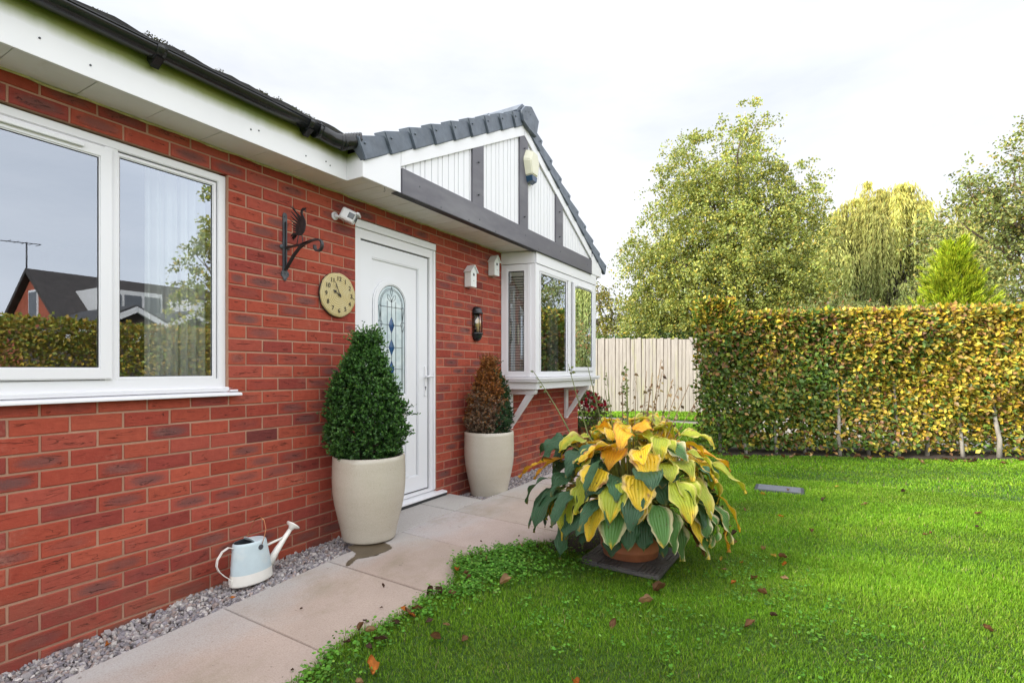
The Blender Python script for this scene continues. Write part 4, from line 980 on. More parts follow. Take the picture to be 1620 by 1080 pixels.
blob('water_stain', [(.36, .62), (.49, .56), (.52, .52), (.56, .42), (.595, .39), (.60, .42), (.57, .50), (.60, .55), (.62, .60), (.63, .70), (.60, .78), (.45, .80)], 'wet', 90)
# gravel strip: individual chippings
ic = bmesh.new(); bmesh.ops.create_icosphere(ic, subdivisions=1, radius=1); icv = np.array([v.co[:] for v in ic.verts]); icf = np.array([[v.index for v in f.verts] for f in ic.faces]); ic.free()
def stones(regions, name, label):
    VV = []; FF = []; CC = []; b = 0
    for (x0, x1, y0, y1, n, zf) in regions:
        px = RNG.uniform(x0, x1, n); py = RNG.uniform(y0, y1, n)
        sz = RNG.lognormal(-4.62, .30, n)
        for i in range(n):
            v = icv*(1+RNG.normal(size=(len(icv), 1))*.22)*np.array([1, RNG.uniform(.6, 1.), RNG.uniform(.5, .85)])*sz[i]
            e = Euler(RNG.uniform(0, 6.28, 3)).to_matrix(); v = v@np.array(e)
            VV.append(v+np.array([px[i], py[i], zf(px[i], py[i])+RNG.uniform(-.006, .010)])); FF.append(icf+b); b += len(icv)
            CC.append(np.tile(np.array([(.30,.275,.275), (.40,.37,.36), (.22,.20,.215), (.33,.26,.235), (.50,.47,.44), (.27,.25,.27)][RNG.integers(6)])*RNG.uniform(.75, 1.15), (len(icv), 1)))
    o = npmesh(name, np.concatenate(VV), np.concatenate(FF), 'stone', None, np.concatenate(CC)); return tag(o, label, 'gravel', kind='stuff')
stones([(.0, .435, -1.5, .99, 6800, gravz), (.01, .435, 2.12, 3.3, 2900, gravz), (.01, .435, 3.3, 6.4, 4200, gravz)], 'gravel', 'grey purple stone chippings in the strip between brick wall and slabs')
sheet('gravel_bed', -.01, .45, -1.6, 6.5, 0, plain('grit', (.14, .12, .11), .95, .4, 60), 5, 60, lambda x, y: gravz(x, y)-.012)

# drain cover in the lawn
t = thing('drain_cover', (2.78, 4.2, -.26), 'small grey inspection cover set flush in the lawn', 'drain cover')
s = MB(); ring_ = [(2.55, 4.02), (3.0, 4.04), (2.99, 4.36), (2.54, 4.34)]
s.prism(ring_, 'z', -.29, -.246, .004); s.done('frame', 'cast', t)
s = MB(); s.prism([(2.575, 4.045), (2.975, 4.065), (2.965, 4.335), (2.565, 4.315)], 'z', -.245, -.241, .002); s.done('lid', 'drain', t)

# ================================================================== POTS
def planter(cx, cy, z, h, rt, rb, label):
    t = thing('planter', (cx, cy, z), label, 'plant pot', group='tall cream ceramic planters')
    s = MB(); prof = [(rb-.02, z), (rb, z+.006)]
    for k in np.linspace(.03, 1, 18): 
        r = rb+(rt-rb)*math.sin(min(1, k*1.12)*PI/2)**1.15+.012*math.sin(PI*k)**2
        prof.append((r, z+h*k))
    prof[-1] = (rt-.001, z+h-.006); prof += [(rt-.008, z+h), (rt-.020, z+h-.002), (rt-.026, z+h-.012), (rt-.030, z+h-.075)]
    s.lathe(prof, 72, (cx, cy)); s.done('pot', 'ceramic', t)
    s = MB(); s.lathe([(rt-.03, z+h-.06), (rt*.5, z+h-.052), (.001, z+h-.045)], 32, (cx, cy), True); s.done('soil', 'soil', t)
    return t
P1 = (.328, .838); P1Z = float(pathz(*P1))+.002; P2 = (.252, 2.545); P2Z = -.268
planter(P1[0], P1[1], P1Z, .595, .252, .185, 'tall cream ceramic planter on the slabs left of the door, holding a green bush')
planter(P2[0], P2[1], P2Z, .640, .248, .182, 'tall cream ceramic planter on the gravel under the bay, holding a half brown bush')

def topiary(cx, cy, z0, h, rad, n, colf, label, name='box_bush'):
    t = thing(name, (cx, cy, z0), label, 'bush')
    def prof(u): # radius fraction by height
        return np.interp(u, [0, .08, .2, .35, .5, .65, .8, .9, .96, 1], [.72, .90, 1., .97, .87, .71, .48, .27, .11, .03])
    nb = 260; sp = []
    s = MB()
    for k in range(9):
        a = RNG.uniform(0, 6.28); r0 = .02; r1 = rad*RNG.uniform(.2, .5)
        p = [(cx+r0*math.cos(a), cy+r0*math.sin(a), z0-.02), (cx+r1*.7*math.cos(a), cy+r1*.7*math.sin(a), z0+h*.15), (cx+r1*math.cos(a+.3), cy+r1*math.sin(a+.3), z0+h*RNG.uniform(.35, .75))]
        s.tube(p, [.011, .008, .003], 7)
    for k in range(60):
        a = RNG.uniform(0, 6.28); u = RNG.uniform(.02, .3); r1 = rad*prof(u)*.9
        s.tube([(cx, cy, z0+h*u*.5), (cx+r1*.5*math.cos(a), cy+r1*.5*math.sin(a), z0+h*u*.8), (cx+r1*math.cos(a+.2), cy+r1*math.sin(a+.2), z0+h*u)], [.004, .003, .0015], 5)
    s.done('stem', 'darkbark', t)
    # sprigs: short shoots pointing out and up carrying small leaf pairs
    ns = n//16
    u = RNG.beta(1.15, 1.25, ns); a = RNG.uniform(0, 2*PI, ns); dep = 1-RNG.beta(1, 2.2, ns)*.75
    d = np.c_[np.cos(a), np.sin(a), np.zeros(ns)]
    q = np.c_[np.cos(a)*3, np.sin(a)*3, u*6]; lp = lump(q, 6, 1.1, int(cx*100))
    r = rad*prof(u)*dep*(1+.19*lp+np.clip(RNG.normal(size=ns)*.035, -.07, .07))
    base = np.c_[cx+d[:, 0]*r, cy+d[:, 1]*r, z0+h*u*.97]
    out = unit(d*RNG.uniform(.4, 1.1, (ns, 1))+np.array([0, 0, 1])*RNG.uniform(.3, 1.2, (ns, 1))+RNG.normal(size=(ns, 3))*.3)
    ll = RNG.uniform(.03, .065, ns)*(1+1.2*(u > .93))*(1+.6*(RNG.random(ns) < .05))
    j = np.tile(np.linspace(.1, 1, 16), ns).reshape(ns, 16)
    pos = (base[:, None]+out[:, None]*(j*ll[:, None])[..., None]).reshape(-1, 3)
    N_ = len(pos); oo = np.repeat(out, 16, 0)
    dr_ = unit(oo*.7+rdir(N_)*.95); nm = unit(rdir(N_)+oo*.6)
    col = colf(pos, np.repeat(dep, 16), np.tile(np.linspace(0, 1, 16), ns), cx, cy, z0, h)
    v, f, c = scatter(T_LEAF, pos, dr_, nm, RNG.uniform(.014, .023, N_), col)
    npmesh('foliage', v, f, 'leaf', t, c)
    return t
def green1(p, dep, tip, cx, cy, z0, h):
    c = palette(len(p), [(.030, .085, .020), (.045, .120, .026), (.018, .055, .016), (.075, .165, .034)], [5, 4, 3, 1.5], .2)
    new = (tip > .7)[:, None]; return np.where(new, c*1.5+np.array([.015, .03, 0]), c)
def brown2(p, dep, tip, cx, cy, z0, h):
    n = len(p); u = (p[:, 2]-z0)/h; side = ((p[:, 0]-cx)*.863+(p[:, 1]-cy)*.505)/.2
    br = palette(n, [(.32, .125, .030), (.24, .095, .030), (.40, .17, .04), (.16, .07, .03)], [4, 3, 2, 2], .2)
    dull = palette(n, [(.22, .15, .10), (.30, .22, .15), (.13, .085, .06)], [3, 3, 2], .2)
    gr = palette(n, [(.030, .075, .028), (.045, .11, .035), (.020, .050, .022)], [3, 2, 2], .2)
    k = side*1.3-u*1.2+.45+.9*lump(p*6, 5, 1.3, 5)+.8*lump(p*22, 5, 1.2, 6)+RNG.normal(size=n)*.25
    low = (u+.25*lump(p*8, 4, 1, 9)+RNG.normal(size=n)*.15 < .40)
    c = np.where(low[:, None], dull, br); return np.where((k > .52)[:, None], gr, c)
topiary(P1[0]-.022, P1[1]-.014, P1Z+.56, .885, .262, 60000, green1, 'clipped dark green cone bush in the left planter')
topiary(P2[0], P2[1], P2Z+.60, .735, .206, 34000, brown2, 'cone bush with brown dead foliage and a green patch in the right planter')

# ================================================================== WATERING CAN
WX, WY, WZ = .205, .012, -.262
t = thing('watering_can', (WX, WY, WZ), 'pale blue and cream metal watering can with a long spout standing on the gravel', 'watering can')
def oval(y0, y1, wx, z, n=40):
    return [(WX+wx*math.cos(2*PI*k/n), WY+(y0+y1)/2+(y1-y0)/2*math.sin(2*PI*k/n), z) for k in range(n)]
def loft(mm, rings, cap0=True, cap1=False):
    rs = [[mm.b.verts.new(p) for p in r] for r in rings]; n = len(rs[0])
    for a, b in zip(rs, rs[1:]):
        for k in range(n): f = mm.b.faces.new((a[k], a[(k+1) % n], b[(k+1) % n], b[k])); f.smooth = True
    if cap0: mm.b.faces.new(rs[0][::-1])
    if cap1: mm.b.faces.new(rs[-1])
def tz(y): return .0
s = MB(); loft(s, [oval(-.124, .128, .074, WZ), oval(-.128, .132, .077, WZ+.004), oval(-.127, .131, .0765, WZ+.010), oval(-.1245, .1275, .075, WZ+.062), oval(-.1235, .1265, .0745, WZ+.066)]); s.done('base_band', 'can_white', t)
s = MB(); loft(s, [oval(-.1225, .1245, .0735, WZ+.060), oval(-.118, .110, .069, WZ+.14), oval(-.112, .092, .064, WZ+.225), oval(-.109, .086, .062, WZ+.236), oval(-.104, .076, .057, WZ+.243)], False); s.done('body', 'can_blue', t)
s = MB()   # half lid on the spout side with a raised curved lip
n = 20; top = []
for k in range(n+1):
    a = PI*k/n; top.append((WX+.057*math.cos(a), WY-.014+.090*math.sin(a)))
vs = [s.b.verts.new((x, y, WZ+.2432)) for x, y in top]; s.b.faces.new(vs)
lip0 = [s.b.verts.new((WX+.057*math.cos(PI*k/n), WY-.014-.028*math.sin(PI*k/n), WZ+.2435)) for k in range(n+1)]
s.b.faces.new([vs[k] for k in range(n+1)][::-1]+[]) if False else None
lip1 = [s.b.verts.new((WX+.050*math.cos(PI*k/n), WY-.006-.022*math.sin(PI*k/n), WZ+.2435+.020*math.sin(PI*k/n))) for k in range(n+1)]
lip2 = [s.b.verts.new((WX+.057*math.cos(PI*k/n), WY-.0138, WZ+.2435)) for k in range(n+1)]
for k in range(n):
    s.b.faces.new((lip2[k], lip2[k+1], lip1[k+1], lip1[k]))
s.tube([(v.co.x, v.co.y, v.co.z) for v in lip1], .002, 6)
s.done('half_lid', 'can_blue', t)
s = MB(); loft(s, [oval(-.102, .074, .055, WZ+.242), oval(-.108, .100, .062, WZ+.13), oval(-.110, .110, .066, WZ+.02)], False, True); s.done('inside', 'cast', t)
s = MB(); pts = [(WX, WY+.110, WZ+.050), (WX, WY+.165, WZ+.125), (WX, WY+.220, WZ+.185), (WX, WY+.268, WZ+.235)]
s.tube(pts, [.026, .020, .0155, .013], 18); s.done('spout', 'can_white', t)
d = (Vector(pts[3])-Vector(pts[1])).normalized(); p = Vector(pts[3])
s = MB(); s.tube([p-d*.004, p+d*.012, p+d*.024, p+d*.031], [.014, .020, .044, .044], 28); s.done('rose', 'can_white', t)
s = MB(); s.tube([(WX, WY+.086, WZ+.178), (WX, WY+.212, WZ+.196)], .007, 10); s.done('brace', 'can_white', t)
s = MB(); hp = [(WX, WY-.108, WZ+.222), (WX, WY-.14, WZ+.236), (WX, WY-.175, WZ+.222), (WX, WY-.203, WZ+.185), (WX, WY-.208, WZ+.150), (WX, WY-.195, WZ+.118), (WX, WY-.165, WZ+.082), (WX, WY-.132, WZ+.052), (WX, WY-.120, WZ+.030)]
for a, b in zip(hp, hp[1:]): s.bar(a, b, .0035, .017, (1, 0, 0), 0)
s.box((WX-.014, WY-.132, WZ+.018), (WX+.014, WY-.120, WZ+.048), .002); s.done('handle', 'can_white', t)
s = MB(); hp = [(WX+.066, WY+.020, WZ+.205), (WX+.063, WY+.040, WZ+.25), (WX+.055, WY+.058, WZ+.30), (WX+.030, WY+.064, WZ+.345), (WX, WY+.060, WZ+.362), (WX-.035, WY+.048, WZ+.345), (WX-.055, WY+.030, WZ+.29), (WX-.064, WY+.010, WZ+.24), (WX-.066, WY+.002, WZ+.215)]
s.tube(hp, .0022, 8); s.tube([(hp[3][0], hp[3][1], hp[3][2]), hp[4], (hp[5][0], hp[5][1], hp[5][2])], .004, 8); s.done('carrying_loop', 'copper', t)
s = MB()
for sg in (1, -1): s.tube([(WX+sg*.058, WY+.018, WZ+.205), (WX+sg*.068, WY+.018, WZ+.205)], .015, 14)
s.done('pivot', 'cast', t)
# ================================================================== HOSTA POT
HX, HY_ = 2.035, 1.515
t = thing('base_mat', (HX, HY_, -.26), 'square of dark grey ribbed decking under the terracotta pot', 'mat', R(-2))
M_ = Matrix.Translation((2.045, 1.505, 0)) @ Matrix.Rotation(R(-2), 4, 'Z')
s = MB(); s.box((-.262, -.268, -.262), (.262, .268, -.240), .003, M_)
for i in range(4):
    for j in range(4):
        x0 = -.258+i*.130; y0 = -.264+j*.133
        for k in range(5):
            if (i+j) % 2: s.box((x0+.003+k*.0255, y0+.002, -.2395), (x0+.024+k*.0255, y0+.129, -.232), .0015, M_)
            else: s.box((x0+.002, y0+.003+k*.0262, -.2395), (x0+.126, y0+.0245+k*.0262, -.232), .0015, M_)
s.done('slats', 'mat', t)
PZ = -.231
t = thing('terracotta_pot', (HX, HY_, PZ), 'round terracotta pot with raised bands under the big yellowing plant', 'plant pot')
s = MB(); s.lathe([(.165, PZ), (.178, PZ+.004), (.186, PZ+.045), (.194, PZ+.050), (.196, PZ+.060), (.190, PZ+.066), (.208, PZ+.145), (.214, PZ+.148), (.214, PZ+.156), (.211, PZ+.160), (.217, PZ+.165), (.217, PZ+.173), (.213, PZ+.178), (.232, PZ+.275), (.250, PZ+.280), (.254, PZ+.290), (.254, PZ+.325), (.248, PZ+.332), (.232, PZ+.332), (.228, PZ+.30)], 64, (HX, HY_)); s.done('pot', 'terracotta', t)
s = MB(); s.lathe([(.231, PZ+.30), (.001, PZ+.31)], 24, (HX, HY_), True); s.done('soil', 'soil', t)
RT = np.array([.863, .505, 0]); FW = np.array([.505, -.863, 0]); UP = np.array([0, 0, 1.])
hosta = thing('hosta', (HX, HY_, PZ+.3), 'huge autumn hosta with drooping green and yellow leaves, overflowing its terracotta pot', 'plant')
HL = dict(v=[], f=[], c=[], l=[]); PET = MB()
G1, G2 = np.array((.045, .115, .055)), np.array((.09, .21, .055)); YG = np.array((.38, .44, .035)); Y1 = np.array((.80, .54, .03)); OR = np.array((.72, .33, .022)); CR = np.array((.66, .60, .38)); BRN = np.array((.20, .09, .035))
def hleaf(base, az, pitch, L_, W_, kind, curl=1.2, roll=0., cup=.25):
    """a big ribbed heart-shaped blade: arcs down from base; az in the picture-free world frame"""
    nu, nv = 13, 11
    u = np.linspace(0, 1, nu); v = np.linspace(-1, 1, nv); U, V_ = np.meshgrid(u, v, indexing='ij')
    W_ *= 1.13; wid = np.interp(u, [0, .04, .12, .28, .45, .65, .82, .93, 1], [.18, .62, .88, 1., .96, .74, .44, .18, .0])*W_/2
    d = np.array([math.cos(az), math.sin(az), 0]); side = np.array([-math.sin(az), math.cos(az), 0])
    # spine: pitch falls along the length
    ang = pitch-curl*u; dx = np.cumsum(np.cos(ang))*L_/nu; dz = np.cumsum(np.sin(ang))*L_/nu
    sp = base+d*dx[:, None]+UP*dz[:, None]
    nrm = -d[None]*np.sin(ang)[:, None]+UP*np.cos(ang)[:, None]
    sd = side*math.cos(roll)+UP*math.sin(roll); sd = np.broadcast_to(sd, nrm.shape); sd = unit(sd-0*nrm)
    lobe = np.where(u < .10, (u-.10)*1.4, 0)
    wave = RNG.uniform(.4, 1.3)*.014*np.sin(U*RNG.uniform(9, 14)+V_*2+RNG.uniform(0, 6))*np.abs(V_)**2
    P = sp[:, None]+sd[:, None]*(wid[:, None]*V_)[..., None]+nrm[:, None]*(cup*wid[:, None]*(np.abs(V_)**1.5)*.9+wave)[..., None]
    P += (d[None, None]*(-np.abs(V_)*np.maximum(0, .12-U)*L_*.9)[..., None])
    rag = RNG.normal(size=nu)*.004; P += sd[:, None]*(rag[:, None]*V_**5)[..., None]+nrm[:, None]*(RNG.normal(size=U.shape)*.0016)[..., None]
    e = np.abs(V_); tip = U
    n1 = lump(np.stack([U*3, V_*2, U*0+RNG.uniform(0, 50)], -1).reshape(-1, 3), 5, 1.3, int(RNG.integers(1e6))).reshape(U.shape)
    if kind == 'green': base_c = G1*RNG.uniform(.75, 1.3); edge_c = G1*1.25; em = 0; tc_ = (.3, .2, .03)
    elif kind == 'vari': base_c = G2*RNG.uniform(.8, 1.4); edge_c = CR; em = .76; tc_ = Y1
    elif kind == 'ygreen': base_c = YG*RNG.uniform(.7, 1.1); edge_c = np.array((.62, .55, .16)); em = .80; tc_ = Y1
    elif kind == 'yellow': base_c = Y1*RNG.uniform(.85, 1.1); edge_c = np.array((.66, .50, .22)); em = .82; tc_ = OR
    elif kind == 'orange': base_c = OR*RNG.uniform(.85, 1.15); edge_c = BRN*2.0; em = .86; tc_ = BRN*1.6
    else: base_c = BRN*RNG.uniform(.8, 1.4); edge_c = BRN*.7; em = .8; tc_ = BRN
    c = np.broadcast_to(base_c, U.shape+(3,)).copy()
    if kind in ('ygreen', 'yellow', 'vari'):
        k = np.clip((n1+ (U-.6)*1.6)*.9+(.35 if kind == 'yellow' else -.1 if kind == 'ygreen' else -.7), 0, 1)[..., None]; c = c*(1-k)+Y1*RNG.uniform(.9, 1.1)*k
        mid = np.clip(1-e*3.2, 0, 1)[..., None]*(.35 if kind != 'vari' else 0); c = c*(1-mid)+YG*mid
    if kind == 'orange':
        k = np.clip(n1*.9+.2, 0, 1)[..., None]; c = c*(1-k)+Y1*k
    if em: k = np.clip((e+n1*.10-em)/.10, 0, 1)[..., None]; c = c*(1-k)+edge_c*k
    k = np.clip((tip+n1*.12-.93)/.06, 0, 1)[..., None]*.7; c = c*(1-k)+np.array(tc_)*k
    if kind in ('yellow', 'orange', 'ygreen') and RNG.random() < .6:
        k = np.clip((n1+e*.3-.95)/.15, 0, 1)[..., None]; c = c*(1-k)+BRN*1.2*k
    b = sum(len(x) for x in HL['v']); i, j = np.meshgrid(np.arange(nu-1), np.arange(nv-1), indexing='ij'); q = (i*nv+j).ravel()+b
    HL['v'].append(P.reshape(-1, 3)); HL['f'].append(np.c_[q, q+1, q+nv+1, q+nv]); HL['c'].append(c.reshape(-1, 3)); HL['l'].append(np.stack([U, V_, U*0], -1).reshape(-1, 3))
    # petiole from the crown
    o = np.array([HX, HY_, PZ+.30])+np.array([math.cos(az), math.sin(az), 0])*RNG.uniform(.02, .12)
    m1 = (o+base)/2+UP*(.10+.25*max(0, .6-np.linalg.norm((base-o)[:2])))*RNG.uniform(.6, 1.)
    pts = [tuple(o*(1-s_)**2+m1*2*s_*(1-s_)+base*s_**2) for s_ in np.linspace(0, 1, 6)]; PET.tube(pts, [.006, .006, .005, .005, .004, .003], 6)
def hpos(a, r, z):
    """polar about the crown; a=0 picture-right, 90 = towards the viewer"""
    d = RT*math.cos(R(a))+FW*math.sin(R(a)); return np.array([HX, HY_, 0])+d*r+UP*z, math.atan2(d[1], d[0])
def pick(a, tier):
    # left side still green and blue-green, right and top turned
    g = math.cos(R(a-165))
    r = RNG.random()
    if tier == 0: return RNG.choice(['orange', 'yellow', 'yellow', 'ygreen'], p=[.16, .30, .22, .32])
    if g > .45: return RNG.choice(['green', 'green', 'vari', 'orange'], p=[.62, .22, .08, .08])
    if tier == 1: return RNG.choice(['yellow', 'ygreen', 'green', 'orange', 'vari'], p=[.20, .36, .20, .05, .19])
    return RNG.choice(['vari', 'ygreen', 'green', 'yellow', 'brown'], p=[.34, .22, .22, .16, .06])
for k in range(62):      # crown top
    a = RNG.uniform(0, 360); r = RNG.uniform(.04, .36); p, az = hpos(a, r, RNG.uniform(.50, .70)-.38*r); hleaf(p, az+RNG.normal()*.5, RNG.uniform(.0, .9), RNG.uniform(.15, .27), RNG.uniform(.08, .15), pick(a, 0), RNG.uniform(1., 1.9), RNG.normal()*.3)
for k in range(72):
    a = k*360/72+RNG.uniform(-8, 8); r = RNG.uniform(.24, .46); p, az = hpos(a, r, RNG.uniform(.26, .52)); hleaf(p, az+RNG.normal()*.4, RNG.uniform(-.5, .3), RNG.uniform(.17, .28), RNG.uniform(.09, .16), pick(a, 1), RNG.uniform(1.0, 1.6), RNG.normal()*.25)
for k in range(60):
    a = k*360/60+RNG.uniform(-8, 8)
    if 58 < a < 124 and k % 2: continue
    r = RNG.uniform(.34, .50); p, az = hpos(a, r, RNG.uniform(.10, .26)+(.06 if 58 < a < 124 else 0)); hleaf(p, az+RNG.normal()*.3, RNG.uniform(-1.0, -.3), RNG.uniform(.17, .28), RNG.uniform(.08, .14), pick(a, 2), RNG.uniform(.4, .9), RNG.normal()*.3)
for k in range(16):
    a = RNG.choice([RNG.uniform(-20, 50), RNG.uniform(130, 200)]); r = RNG.uniform(.30, .42); p, az = hpos(a, r, RNG.uniform(.04, .14)); hleaf(p, az+RNG.normal()*.3, RNG.uniform(-1.3, -.9), RNG.uniform(.18, .26), RNG.uniform(.08, .13), RNG.choice(['green', 'green', 'vari', 'brown']), RNG.uniform(.1, .5), RNG.normal()*.3)
# the leaves one can pick out, front and sides
for (a, r, z, ro, pi_, L_, W_, kd, cu) in [
    (98, .47, .38, 0, -.7, .22, .17, 'yellow', .5), (112, .47, .34, 8, -.8, .25, .16, 'ygreen', .5), (72, .47, .35, -8, -.75, .27, .17, 'ygreen', .5), (84, .46, .22, 0, -1.0, .25, .14, 'vari', .3), (104, .44, .17, 4, -1.15, .23, .13, 'green', .2), (60, .47, .22, -6, -1.0, .26, .13, 'yellow', .3), (126, .46, .24, 8, -1.0, .27, .14, 'yellow', .3), (92, .34, .50, 0, -.2, .24, .16, 'yellow', 1.0), (94, .42, .13, -3, -1.2, .20, .12, 'green', .2),
    (78, .26, .40, 0, -.25, .31, .235, 'green', 1.0), (55, .42, .34, -20, -.5, .29, .195, 'ygreen', .9), (100, .44, .27, 10, -.7, .21, .165, 'yellow', .5), (112, .42, .22, 10, -.9, .29, .18, 'vari', .5),
    (128, .42, .40, 0, -.4, .19, .17, 'yellow', .9), (140, .40, .33, 10, -.8, .25, .14, 'ygreen', .6), (152, .46, .20, 0, -1.1, .28, .135, 'ygreen', .3), (172, .40, .42, 10, -.1, .30, .17, 'orange', .9),
    (185, .46, .38, 0, 0., .32, .17, 'orange', .8), (166, .50, .22, 0, -.7, .32, .21, 'green', .6), (182, .52, .20, 0, -.8, .32, .20, 'green', .5), (196, .56, .24, 0, -.4, .26, .16, 'green', 1.0),
    (160, .44, .08, 0, -1.2, .30, .17, 'green', .2), (64, .40, .12, 0, -1.2, .26, .12, 'vari', .2), (44, .46, .10, 0, -1.2, .25, .12, 'vari', .2), (28, .52, .16, 0, -.9, .26, .13, 'vari', .5),
    (14, .54, .20, 0, -.8, .28, .13, 'yellow', .5), (4, .50, .36, 0, -.2, .32, .15, 'ygreen', .9), (-10, .46, .42, 0, 0., .32, .15, 'orange', .9), (76, .36, .12, 0, -1.2, .24, .10, 'green', .2), (118, .36, .10, 0, -1.25, .24, .12, 'green', .1),
    (34, .34, .44, 0, -.1, .26, .15, 'yellow', 1.), (62, .20, .50, 0, .1, .24, .15, 'yellow', 1.2), (120, .22, .50, 0, .1, .25, .15, 'orange', 1.2), (145, .30, .47, 0, 0, .24, .14, 'ygreen', 1.2), (20, .55, .08, 0, -1.25, .24, .10, 'orange', .2)]:
    p, az = hpos(a, r, z); hleaf(p, az-R(ro), pi_, L_, W_, kd, cu, RNG.normal()*.12, .18)
npmesh('foliage', np.concatenate(HL['v']), np.concatenate(HL['f']), 'hosta', hosta, np.concatenate(HL['c']), np.concatenate(HL['l']), True)
PET.done('leaf_stalks', plain('pale leaf stalk', (.30, .32, .08), .5, .2, 8), hosta)
# upright flower stalks with seed pods
SPD = (T_NARROW[0]*np.array([3.0, 1, 1]), T_NARROW[1])
for (x, y, zt, lean, grn) in [(1.335, 1.44, .985, (.40, .06), 1), (1.60, 1.50, 1.03, (.20, .0), 1), (1.73, 1.50, 1.055, (.10, .02), 1), (1.865, 1.50, .97, (.02, 0), 1), (1.93, 1.62, .90, (-.03, 0), 0), (2.00, 1.50, 1.04, (.0, .0), 1), (1.985, 1.54, .99, (.03, .02), 0), (2.02, 1.46, .93, (-.02, .03), 1),
                              (2.075, 1.5, .97, (-.03, 0), 0), (2.16, 1.60, .97, (-.08, 0), 0), (2.185, 1.5, .925, (-.05, .02), 0), (2.25, 1.5, 1.055, (-.06, 0), 0), (2.27, 1.45, .98, (-.08, 0), 0), (2.31, 1.56, .93, (-.10, 0), 0), (2.36, 1.5, .885, (-.12, 0), 0), (2.42, 1.5, .90, (-.10, .02), 0), (2.45, 1.58, .80, (-.14, 0), 0), (1.80, 1.66, .86, (.06, 0), 1), (2.10, 1.66, .98, (-.02, 0), 0)]:
    b = Vector((HX+(x-HX)*.35+lean[0]*.3, HY_+(y-HY_)*.4+lean[1], PZ+.42)) if x > 1.7 else Vector((x+lean[0], 1.45, .36))
    tp = Vector((x, y, zt)); pts = [b.lerp(tp, k)+Vector((math.sin(k*3+x*9)*.008, math.sin(k*4+x*5)*.006, .02*math.sin(k*PI)*(x < 1.7))) for k in np.linspace(0, 1, 12)]
    s = MB(); s.tube(pts, list(np.linspace(.0065 if grn else .0045, .0022, 12)), 6); st = s.done('flower_stalk', 'stem' if grn else 'drystem', hosta)
    n = 11 if x != 2.0 else 50; k = RNG.uniform(.45 if x == 2.0 else .62, 1., n); P = np.array([b.lerp(tp, q)[:] for q in k]); d = unit(rdir(n)*[1, 1, .3]+[0, 0, .2 if grn else -.8])
    c = palette(n, [(.16, .20, .07), (.10, .14, .05)] if grn else [(.24, .17, .11), (.34, .26, .17), (.13, .09, .06)], [1, 1] if grn else [2, 1, 2], .2)
    v, f, c = scatter(SPD, P, d, rdir(n), RNG.uniform(.018, .036, n), c); npmesh('seed_pods', v, f, 'leaf_matt', st, c)

# red chrysanthemum in a pot beyond the bay
QX, QY = -.27, 6.15
t = thing('red_flower_plant', (QX, QY, -.26), 'bushy plant with crimson flower heads in a pot beyond the bay window', 'flowers')
s = MB(); s.lathe([(.13, -.26), (.15, -.25), (.19, .02), (.20, .02), (.20, .05), (.17, .05)], 32, (QX, QY)); s.done('pot', 'terracotta', t)
n = 3600; d = rdir(n); r = .42*RNG.uniform(.3, 1, n)**.5; P = np.array([QX, QY, .30])+d*r[:, None]*[1, 1, .85]
v, f, c = scatter(T_LEAF, P, unit(d+rdir(n)), rdir(n), RNG.uniform(.03, .05, n), palette(n, [(.06, .10, .03), (.10, .06, .04), (.12, .16, .03), (.20, .16, .04)], [3, 2, 2, 1])); npmesh('foliage', v, f, 'leaf', t, c)
n = 95; d = rdir(n); d[:, 2] = np.abs(d[:, 2])*.8; P = np.array([QX, QY, .32])+d*.43*[1, 1, .9]; PP = np.repeat(P, 26, 0); dd = unit(np.repeat(d, 26, 0)*.5+rdir(n*26)); cc = np.repeat(palette(n, [(.42, .012, .04), (.30, .01, .03), (.55, .05, .10), (.5, .40, .40)], [5, 4, 1, .7]), 26, 0)
v, f, c = scatter(T_LEAF, PP, dd, unit(rdir(n*26)+np.repeat(d, 26, 0)), RNG.uniform(.028, .042, n*26), cc); npmesh('flower_heads', v, f, 'leaf', t, c)

# ================================================================== FENCE
t = thing('fence', (-1.1, 12.7, -.27), 'tall pale timber fence of vertical boards closing the end of the garden', 'fence')
fa = Vector((-4.6, 11.18, 0)); fb = Vector((1.6, 14.0, 0)); fd = (fb-fa).normalized(); fl = (fb-fa).length; fn = Vector((fd.y, -fd.x, 0)); ang = math.atan2(fd.y, fd.x)
M_ = Matrix.Translation(fa) @ Matrix.Rotation(ang, 4, 'Z')
s = MB(); x = 0
while x < fl:
    w_ = .088+RNG.uniform(-.004, .004); zt = 1.865+RNG.uniform(-.008, .008)+.01*math.sin(x*.8)
    s.box((x, -.012+RNG.uniform(-.002, .002), -.25), (x+w_, .006, zt), .002, M_ @ Matrix.Rotation(RNG.uniform(-.006, .006), 4, 'Y')); x += w_+.014
s.done('boards', 'fencewood', t)
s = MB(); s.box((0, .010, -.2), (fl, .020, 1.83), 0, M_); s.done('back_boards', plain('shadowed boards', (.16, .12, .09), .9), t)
for z in (.1, .85, 1.6):
    s = MB(); s.box((0, .022, z), (fl, .065, z+.08), .002, M_); s.done('rail', 'fencewood', t)
for k in range(5):
    s = MB(); s.box((.3+k*1.6, .066, -.3), (.4+k*1.6, .16, 1.8), .003, M_); s.done('post', 'fencewood', t)

